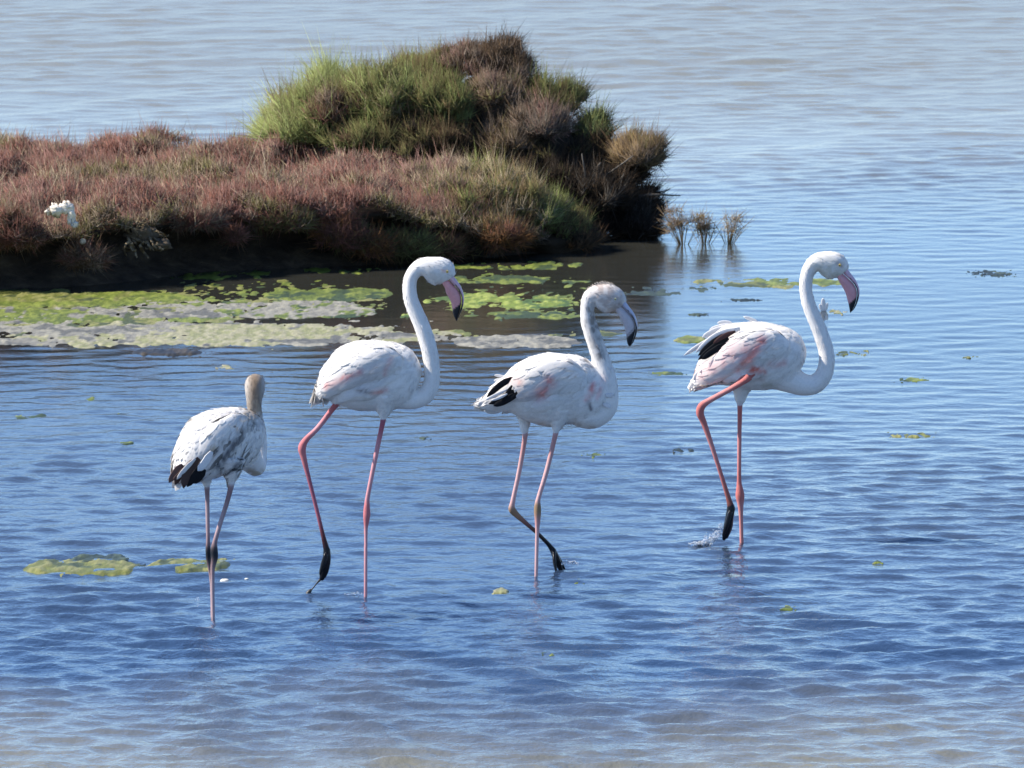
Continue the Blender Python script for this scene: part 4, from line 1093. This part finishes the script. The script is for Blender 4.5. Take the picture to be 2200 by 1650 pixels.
bill(b3, [P(x, y, Y3) for x, y in [(1329, 634), (1340, 643), (1351, 658), (1362, 673), (1368, 688), (1370, 702), (1367, 719), (1361, 735), (1353, 745)]],
     [P(x, y, Y3) for x, y in [(1322, 668), (1331, 680), (1335, 689), (1340, 699), (1343, 708), (1345, 716), (1346, 726), (1348, 738), (1352, 744)]],
     [9, 10.5, 11, 10.5, 10, 9, 7.5, 5, 1.5], (0, 1, 0), [0.50, 0.58, 0.68, 0.76, 0.80, 0.80, 0.80, 0.78, 0.75], [(0.46, 0.46, 0.56), (0.50, 0.45, 0.46)], 0.66, s3)
eye(b3, P(1321.5, 641, Y3), 3.2 * s3, (0, 1, 0), (0.70, 0.66, 0.35), 16.5 * s3)
loose(b3, 'flight_feather', [([(1100, 812), (1074, 828), (1046, 853)], 7, BLACK, -0.082), ([(1108, 836), (1085, 854), (1050, 868)], 7, BLACK, -0.092), ([(1106, 846), (1085, 862), (1060, 872)], 7, BLACK, -0.094), ([(1100, 828), (1089, 846), (1078, 862)], 4, BLACK, -0.096), ([(1116, 840), (1102, 854), (1084, 866)], 5, BLACK, -0.096)], Y3)
loose(b3, 'tail_feather', [([(1088, 812), (1074, 808), (1062, 806)], 3.5, WF, 0.0), ([(1086, 818), (1072, 816), (1061, 818)], 3.5, WF, 0.01), ([(1070, 862), (1045, 866), (1026, 866)], 6, WF, -0.02), ([(1075, 872), (1050, 876), (1030, 872)], 6, WF, 0.0), ([(1080, 880), (1058, 884), (1040, 882)], 6, WF, 0.02),
      ([(1092, 836), (1066, 848), (1042, 860)], 3.5, WF, -0.088), ([(1090, 846), (1072, 855), (1054, 861)], 3, WF, -0.098), ([(1286, 790), (1300, 794), (1316, 791)], 4, WF, -0.03), ([(1300, 848), (1310, 850), (1319, 846)], 5, WF, -0.05), ([(1296, 868), (1306, 872), (1312, 874)], 5, WF, -0.06)], Y3)
crest = Acc()
for i in range(46):
    x = 1258 + 62 * i / 45; yy = np.interp(x, [1258, 1264, 1281, 1298, 1318], [632, 622, 612, 607.5, 613])
    p = P(x + 3, yy + 4, Y3 + rng.uniform(-0.012, 0.012)); d = np.array([-0.006 - 0.004 * rng.random(), 0, 0.010 + 0.004 * rng.random()])
    vqt, _, _ = tube([p, p + d * 0.6, p + d * 1.25], [0.0018, 0.0012, 0.0004], 5, 2); crest.add(vqt, np.array((.66, .57, .48)) * rng.uniform(.85, 1.1))
tag(crest.build('crest', M_FEATHER, b3), kind='stuff')

# ---------------- rightmost adult
Y4 = W(1593, 1167)[1]
r1 = (0.52, 0.165, 0.145); r2 = (0.58, 0.235, 0.215)
F4 = (P(1620, 768, Y4), (1, 0, 0), (0, 0, 1), (0, 1, 0))
st4 = [(-132, -62, 6, 10), (-124, -50, 22, 20), (-110, -28, 40, 30), (-92, -8, 54, 36), (-72, 4, 63, 42), (-50, 6, 67, 48), (-16, 4, 73, 54), (16, 3, 74, 56), (48, 2, 69, 54), (76, 6, 57, 46), (97, 10, 40, 34), (108, 10, 22, 20), (113, 10, 6, 6)]
wing4 = [(-118, -46, 16, 17, 9), (-95, -28, 27, 30, 14), (-50, 4, 38, 45, 19), (0, 24, 40, 49, 21), (45, 28, 34, 45, 18), (75, 22, 18, 37, 13)]
neck4 = [(P(1668, 800, Y4), 38, 1), (P(1698, 815, Y4), 30, 1), (P(1725, 826, Y4), 24.5, 1), (P(1750, 825, Y4), 21.5, 1), (P(1768, 808, Y4), 19, 1), (P(1776, 780, Y4), 17.6, 1), (P(1774, 750, Y4), 16.6, 1), (P(1766, 724, Y4), 16.4, 1), (P(1756, 698, Y4), 16, 1), (P(1743, 668, Y4), 15.2, 1), (P(1734, 640, Y4), 14.2, 1), (P(1731, 612, Y4), 14, 1),
         (P(1735, 588, Y4), 14.8, 1), (P(1746, 570, Y4), 17.5, 1), (P(1760, 564, Y4), 22.5, 0.85), (P(1777, 567, Y4), 28.5, 0.7), (P(1793, 573, Y4), 31, 0.62), (P(1805, 582, Y4), 25, 0.58), (P(1810, 588, Y4), 16, 0.58)]
legs4 = [leg_pts(Y4, [(1596, 810, 0.03, 34, WF, 1), (1592, 842, 0.03, 18, WF, 1), (1590, 862, 0.03, 11, WF, 1), (1589.5, 876, 0.03, 5.8, r1, .8), (1588.5, 960, 0.03, 5, r2, .8), (1588, 1030, 0.03, 5.2, r1, .8), (1589, 1050, 0.03, 8, r1, .8), (1590, 1066, 0.03, 10, r1, .8), (1591, 1085, 0.03, 7, r2, .8), (1592, 1110, 0.03, 5, r2, .7), (1593.5, 1167, 0.03, 4.6, r2, .6), (1594, 1235, 0.03, 4.6, r1, .5)]),
         leg_pts(Y4, [(1610, 808, -0.11, 10, r1, .85), (1600, 817, -0.11, 7.8, r1, .8), (1565, 838, -0.09, 6.4, r2, .8), (1525, 860, -0.08, 6.6, r2, .8), (1508, 872, -0.075, 8.8, r1, .8), (1504, 888, -0.07, 8.8, r1, .8), (1512, 908, -0.065, 7, r1, .8), (1530, 960, -0.06, 5.4, r2, .8), (1550, 1022, -0.05, 5, r1, .8), (1565, 1070, -0.04, 6, (.30, .10, .08), .6), (1571, 1092, -0.04, 9, BLACK, 0)])]
feet4 = [[(P(1571, 1090, Y4 - .04), 9.5, .9), (P(1567, 1112, Y4 - .04), 9.5, .9), (P(1561, 1140, Y4 - .04), 9, .8), (P(1554, 1161, Y4 - .04), 4, .8)],
         [(P(1569, 1100, Y4 - .06), 5, 1), (P(1561, 1128, Y4 - .065), 5.5, 1), (P(1553, 1152, Y4 - .065), 3, 1)], [(P(1572, 1100, Y4 - .02), 5, 1), (P(1569, 1132, Y4 - .015), 5.5, 1), (P(1560, 1158, Y4 - .015), 3, 1)]]
blobs4 = [(1505, 805, 1600, 752, 17, PALEPINK, .85), (1607, 772, 1637, 733, 12, PINK, .85), (1588, 792, 1610, 765, 11, (.76, .36, .30), .65), (1614, 795, 1632, 796, 8.5, (.68, .15, .10), .9), (1632, 796, 1644, 800, 5, (.72, .3, .25), .6), (1656, 785, 1684, 780, 9, PINK, .4), (1540, 745, 1580, 735, 12, PALEPINK, .4),
          (1772, 578, 1796, 586, 27, (.60, .565, .47), .8), (1800, 566, 1808, 572, 6, (.45, .33, .28), .5), (1610, 810, 1640, 815, 5, (.4, .2, .16), .4), (1640, 828, 1660, 828, 7, (.5, .45, .35), .4)]
b4, s4, bv4, _ = flamingo('rightmost adult flamingo with ruffled wing, bent red leg and splashing foot', Y4, (1593, 1167), st4, F4, neck4, legs4, feet4, blobs4, seed=4, wing=wing4)
bill(b4, [P(x, y, Y4) for x, y in [(1806, 561), (1817, 573), (1830, 590), (1840, 604), (1846, 619), (1846.5, 633), (1842, 650), (1835, 664), (1827, 672)]],
     [P(x, y, Y4) for x, y in [(1796, 592), (1804, 607), (1809, 615), (1815, 626), (1818, 634), (1820, 642), (1823, 653), (1825, 664), (1826, 671)]],
     [9, 10.5, 11, 10.5, 10, 9, 7.5, 5, 1.5], (0, 1, 0), [0.50, 0.56, 0.66, 0.76, 0.80, 0.80, 0.80, 0.78, 0.75], [(0.61, 0.40, 0.46), (0.66, 0.31, 0.32)], 0.68, s4)
eye(b4, P(1803.5, 568, Y4), 3.4 * s4, (0, 1, 0), (0.75, 0.52, 0.14), 16.2 * s4)
br = (0.10, 0.05, 0.045)
loose(b4, 'flight_feather', [([(1570, 716), (1535, 735), (1500, 764)], 8, BLACK, -0.078), ([(1565, 726), (1535, 746), (1500, 773)], 8, BLACK, -0.082), ([(1560, 738), (1530, 756), (1508, 772)], 7, BLACK, -0.084), ([(1580, 712), (1555, 722), (1532, 738)], 5, br, -0.086)], Y4)
loose(b4, 'tail_feather', [([(1590, 706), (1540, 722), (1495, 757)], 8, WF, -0.070), ([(1560, 712), (1510, 738), (1469, 764)], 5, WF, -0.03), ([(1560, 704), (1535, 712), (1508, 725)], 7, WF, -0.02), ([(1575, 700), (1550, 702), (1524, 708)], 6, WF, 0.0), ([(1575, 696), (1558, 693), (1541, 694)], 5, WF, 0.01), ([(1630, 694), (1614, 686), (1597, 680)], 4, WF, 0.0), ([(1627, 693), (1613, 687), (1604, 682)], 3, WF, 0.01),
      ([(1530, 812), (1506, 824), (1489, 838)], 7, WF, -0.02), ([(1526, 795), (1503, 803), (1490, 816)], 7, WF, -0.04), ([(1545, 818), (1522, 826), (1500, 834)], 6, WF, 0.01), ([(1550, 775), (1525, 790), (1502, 800)], 6, (.80, .62, .60), -0.06)], Y4)

# ---------------- young bird seen from behind (leftmost)
Y1 = W(458, 1331)[1]
Yc = Y1 + 0.06
yaw, pit = R(33), R(14)
ax = np.array([math.cos(yaw) * math.cos(pit), math.sin(yaw) * math.cos(pit), math.sin(pit)])
lat = np.array([-math.sin(yaw), math.cos(yaw), 0.0]); up = np.cross(ax, lat)
F1 = (P(470, 952, Yc), ax, up, lat)
st1 = [(-116, -48, 3, 8), (-108, -38, 16, 20), (-98, -26, 34, 32), (-80, -12, 48, 42), (-58, -4, 60, 50), (-30, 0, 68, 56), (5, 1, 70, 58), (38, 1, 66, 56), (66, 2, 56, 50), (86, 4, 42, 40), (100, 6, 22, 24), (106, 6, 6, 8)]
st1 = [(a * 1.07, b, c * 1.02, d * 1.03) for a, b, c, d in st1]
wing1 = [(-108, -36, 12, 16, 9), (-88, -20, 28, 30, 13), (-45, 4, 44, 44, 18), (0, 16, 48, 48, 19), (40, 20, 40, 45, 17), (68, 16, 20, 40, 13)]
h1 = (0.205, 0.152, 0.108)
def Q(x, y, dy): return P(x, y, Y1 + dy)
neck1 = [(Q(528, 975, 0.14), 34, 1), (Q(540, 992, 0.20), 26, 1), (Q(551, 1002, 0.25), 21, 1), (Q(556, 985, 0.29), 17, 1), (Q(558, 955, 0.31), 15.5, 1), (Q(556, 925, 0.31), 15, 1), (Q(551, 900, 0.30), 14.5, 1), (Q(547, 878, 0.285), 15.5, 1), (Q(546, 860, 0.28), 17, 1), (Q(547, 842, 0.285), 20.5, 1), (Q(547.5, 830, 0.295), 22, 1), (Q(548, 824, 0.315), 21.5, 1), (Q(549, 824, 0.345), 20, 1), (Q(550, 832, 0.375), 15, 1)]
d1 = (0.30, 0.20, 0.20); d2 = (0.42, 0.30, 0.30); dk = (0.05, 0.042, 0.045)
legs1 = [leg_pts(Y1, [(500, 985, 0.0, 30, WF, 1), (498, 1015, 0.0, 18, WF, 1), (497, 1033, 0.0, 10, WF, 1), (496, 1047, 0.0, 6.5, d1, .8), (486, 1085, 0.0, 5.6, d1, .8), (473, 1125, 0.0, 5.4, d2, .8), (462, 1163, 0.0, 5.6, d1, .7), (460, 1180, 0.0, 8.3, dk, .5), (461, 1198, 0.0, 8, dk, .5), (457, 1222, 0.0, 5.4, d1, .6), (457, 1260, 0.0, 4.6, d2, .6), (458, 1331, 0.0, 4.2, d2, .6), (458, 1395, 0.0, 4.2, d2, .5)]),
         leg_pts(Y1, [(445, 990, 0.05, 30, WF, 1), (442, 1022, 0.05, 17, WF, 1), (444, 1040, 0.05, 9, WF, 1), (445, 1052, 0.05, 6, d1, .8), (446, 1100, 0.05, 5, d2, .8), (447, 1160, 0.05, 4.8, d1, .8), (447, 1180, 0.055, 6, dk, .5), (448, 1200, 0.06, 6, dk, .5), (452, 1230, 0.065, 4.5, d1, .6), (455, 1270, 0.07, 4, d2, .6), (457, 1370, 0.08, 4, d2, .5)])]
blobs1 = [(362, 1036, 398, 1040, 13, (.13, .085, .07), .9), (547, 812, 547, 868, 26, h1, 1.0), (547, 872, 548, 885, 20, (.36, .29, .22), .8), (470, 1000, 500, 958, 9, (.10, .10, .11), .75), (500, 962, 520, 925, 8, (.16, .16, .17), .65), (520, 930, 548, 908, 6, (.2, .2, .2), .55), (482, 1018, 522, 1000, 4, BLACK, .9), (505, 1002, 520, 985, 6, (.1, .1, .12), .6),
          (432, 992, 462, 962, 6, (.45, .36, .24), .75), (460, 975, 480, 950, 7, (.36, .33, .30), .6), (550, 940, 562, 915, 8, (.45, .43, .42), .5), (530, 890, 545, 900, 8, (.5, .47, .42), .5), (535, 1020, 560, 1022, 14, (.52, .43, .31), .8), (455, 1005, 470, 1015, 6, (.3, .3, .32), .4)]
def dark1(px, py):
    return 0.20 if (px > 465 and py > 925 and px < 560 and py < 1015) else 0.012
b1, s1, bv1, _ = flamingo('young flamingo seen from behind with brown head, leftmost of the four', Y1, (458, 1331), st1, F1, neck1, legs1, [], blobs1, seed=1, wing=wing1, mottle=0.85, drop=0.55, dark_feather=dark1)
bm1 = (0.085, 0.052, 0.042)
loose(b1, 'flight_feather', [([(428, 985), (404, 1010), (394, 1049)], 11, bm1, -0.20), ([(436, 1000), (420, 1020), (402, 1046)], 9, BLACK, -0.19), ([(440, 1008), (428, 1026), (415, 1038)], 8, BLACK, -0.185), ([(392, 998), (377, 1015), (363, 1037)], 8, (.16, .10, .085), -0.17), ([(400, 1000), (386, 1022), (376, 1041)], 7, (.10, .06, .05), -0.165), ([(398, 1005), (386, 1020), (372, 1032)], 6, (.12, .075, .065), -0.175)], Y1 + 0.06, lat=(-0.3, 0.95, 0))
loose(b1, 'tail_feather', [([(420, 985), (396, 1010), (380, 1030)], 5, (.70, .66, .62), -0.205), ([(455, 970), (440, 995), (425, 1012)], 9, WF, -0.20)], Y1 + 0.06, lat=(-0.3, 0.95, 0))
bill(b1, [Q(549, 820, .36), Q(549, 828, .395), Q(549, 842, .425), Q(549, 860, .435), Q(549, 878, .43), Q(549, 890, .415)],
     [Q(549, 845, .36), Q(549, 850, .385), Q(549, 858, .40), Q(549, 868, .405), Q(549, 880, .41), Q(549, 889, .412)],
     [9, 10.5, 10.5, 9, 6, 1.5], (1, 0, 0), [0.5, 0.6, 0.74, 0.8, 0.8, 0.75], [(0.40, 0.40, 0.46), (0.44, 0.40, 0.42)], 0.62, s1)
for sgn in (-1, 1):
    cc = Q(548 + sgn * 18, 828, 0.345)
    a = Acc(); a.add(lumpy(cc, 2 * s1, 3.2 * s1, 3.2 * s1, 1, 0.0, 12, 8), (0.5, 0.42, 0.2)); e = a.build('eye', M_EYE, b1)
    a = Acc(); a.add(lumpy(cc + np.array([sgn * 1.5 * s1, 0, 0]), 0.9 * s1, 1.5 * s1, 1.5 * s1, 1, 0.0, 10, 7), (0.01, 0.01, 0.01)); a.build('pupil', M_EYE, e)

wf = W(1771, 668); fe = tag(empty('white_feather', tuple(wf)), 'white feather standing on the water under the rightmost bird\'s bill', 'feather')
for (pts, w_) in [([(1771, 669), (1769, 654), (1768, 640)], 5), ([(1772, 669), (1775, 659), (1778, 650)], 4), ([(1769, 669), (1764, 661), (1761, 653)], 4)]:
    v_, q_, t_ = blade([P(x, y, wf[1]) for x, y in pts], w_ * wf[1] / FPX, np.array([0, 1.0, 0]))
    a = Acc(); a.add((v_, q_, t_), WF); a.build('barb', M_FEATHER, fe)

# ------------------------------------------------------------------ splashes at the moving feet
def splash_material():
    m, nt, b, N, L = newmat('spray')
    b.inputs['Base Color'].default_value = (0.86, 0.90, 0.95, 1)
    b.inputs['Roughness'].default_value = 0.08
    b.inputs['IOR'].default_value = 1.333
    b.inputs['Transmission Weight'].default_value = 0.75
    return m
M_SPRAY = splash_material()
def splash(label, pts, n, Y, seed, spread, rmax):
    r = np.random.default_rng(seed)
    a = Acc(); p = np.array(pts, float)
    for i in range(n):
        t = r.random() ** 0.8; k = t * (len(p) - 1); j = min(int(k), len(p) - 2); f = k - j
        x, y = p[j] * (1 - f) + p[j + 1] * f
        x += r.normal(0, spread * (0.4 + t)); y += r.normal(0, spread * 0.5)
        c = P(x, y, Y + r.normal(0, 0.015)); c[2] = max(c[2], 0.004)
        rr = rmax * r.uniform(0.25, 1) * Y / FPX
        el = np.array([r.uniform(0.6, 2.2), 1, r.uniform(0.6, 1.6)])
        a.add(lumpy(c, rr * el[0], rr, rr * el[2], i, 0.2, 8, 6))
    o = a.build('water_splash', M_SPRAY)
    tag(o, label, 'splash', kind='stuff')
splash('thin spray of water thrown back by the rightmost bird\'s lifted foot', [(1552, 1128), (1540, 1148), (1520, 1165), (1497, 1176)], 170, Y4 - 0.05, 1, 6.5, 3.0)
splash('small spray beside the middle bird\'s muddy foot', [(1206, 1212), (1222, 1207), (1240, 1211)], 60, Y3 + 0.17, 2, 3.5, 2.2)
splash('few drops at the front bird\'s standing foot', [(778, 1276), (764, 1275), (745, 1278)], 26, Y2 - 0.02, 3, 2.0, 1.8)
splash('few drops left of the leftmost bird\'s standing foot', [(428, 1278), (424, 1290), (426, 1302)], 12, Y1 - 0.05, 4, 2.0, 1.6)
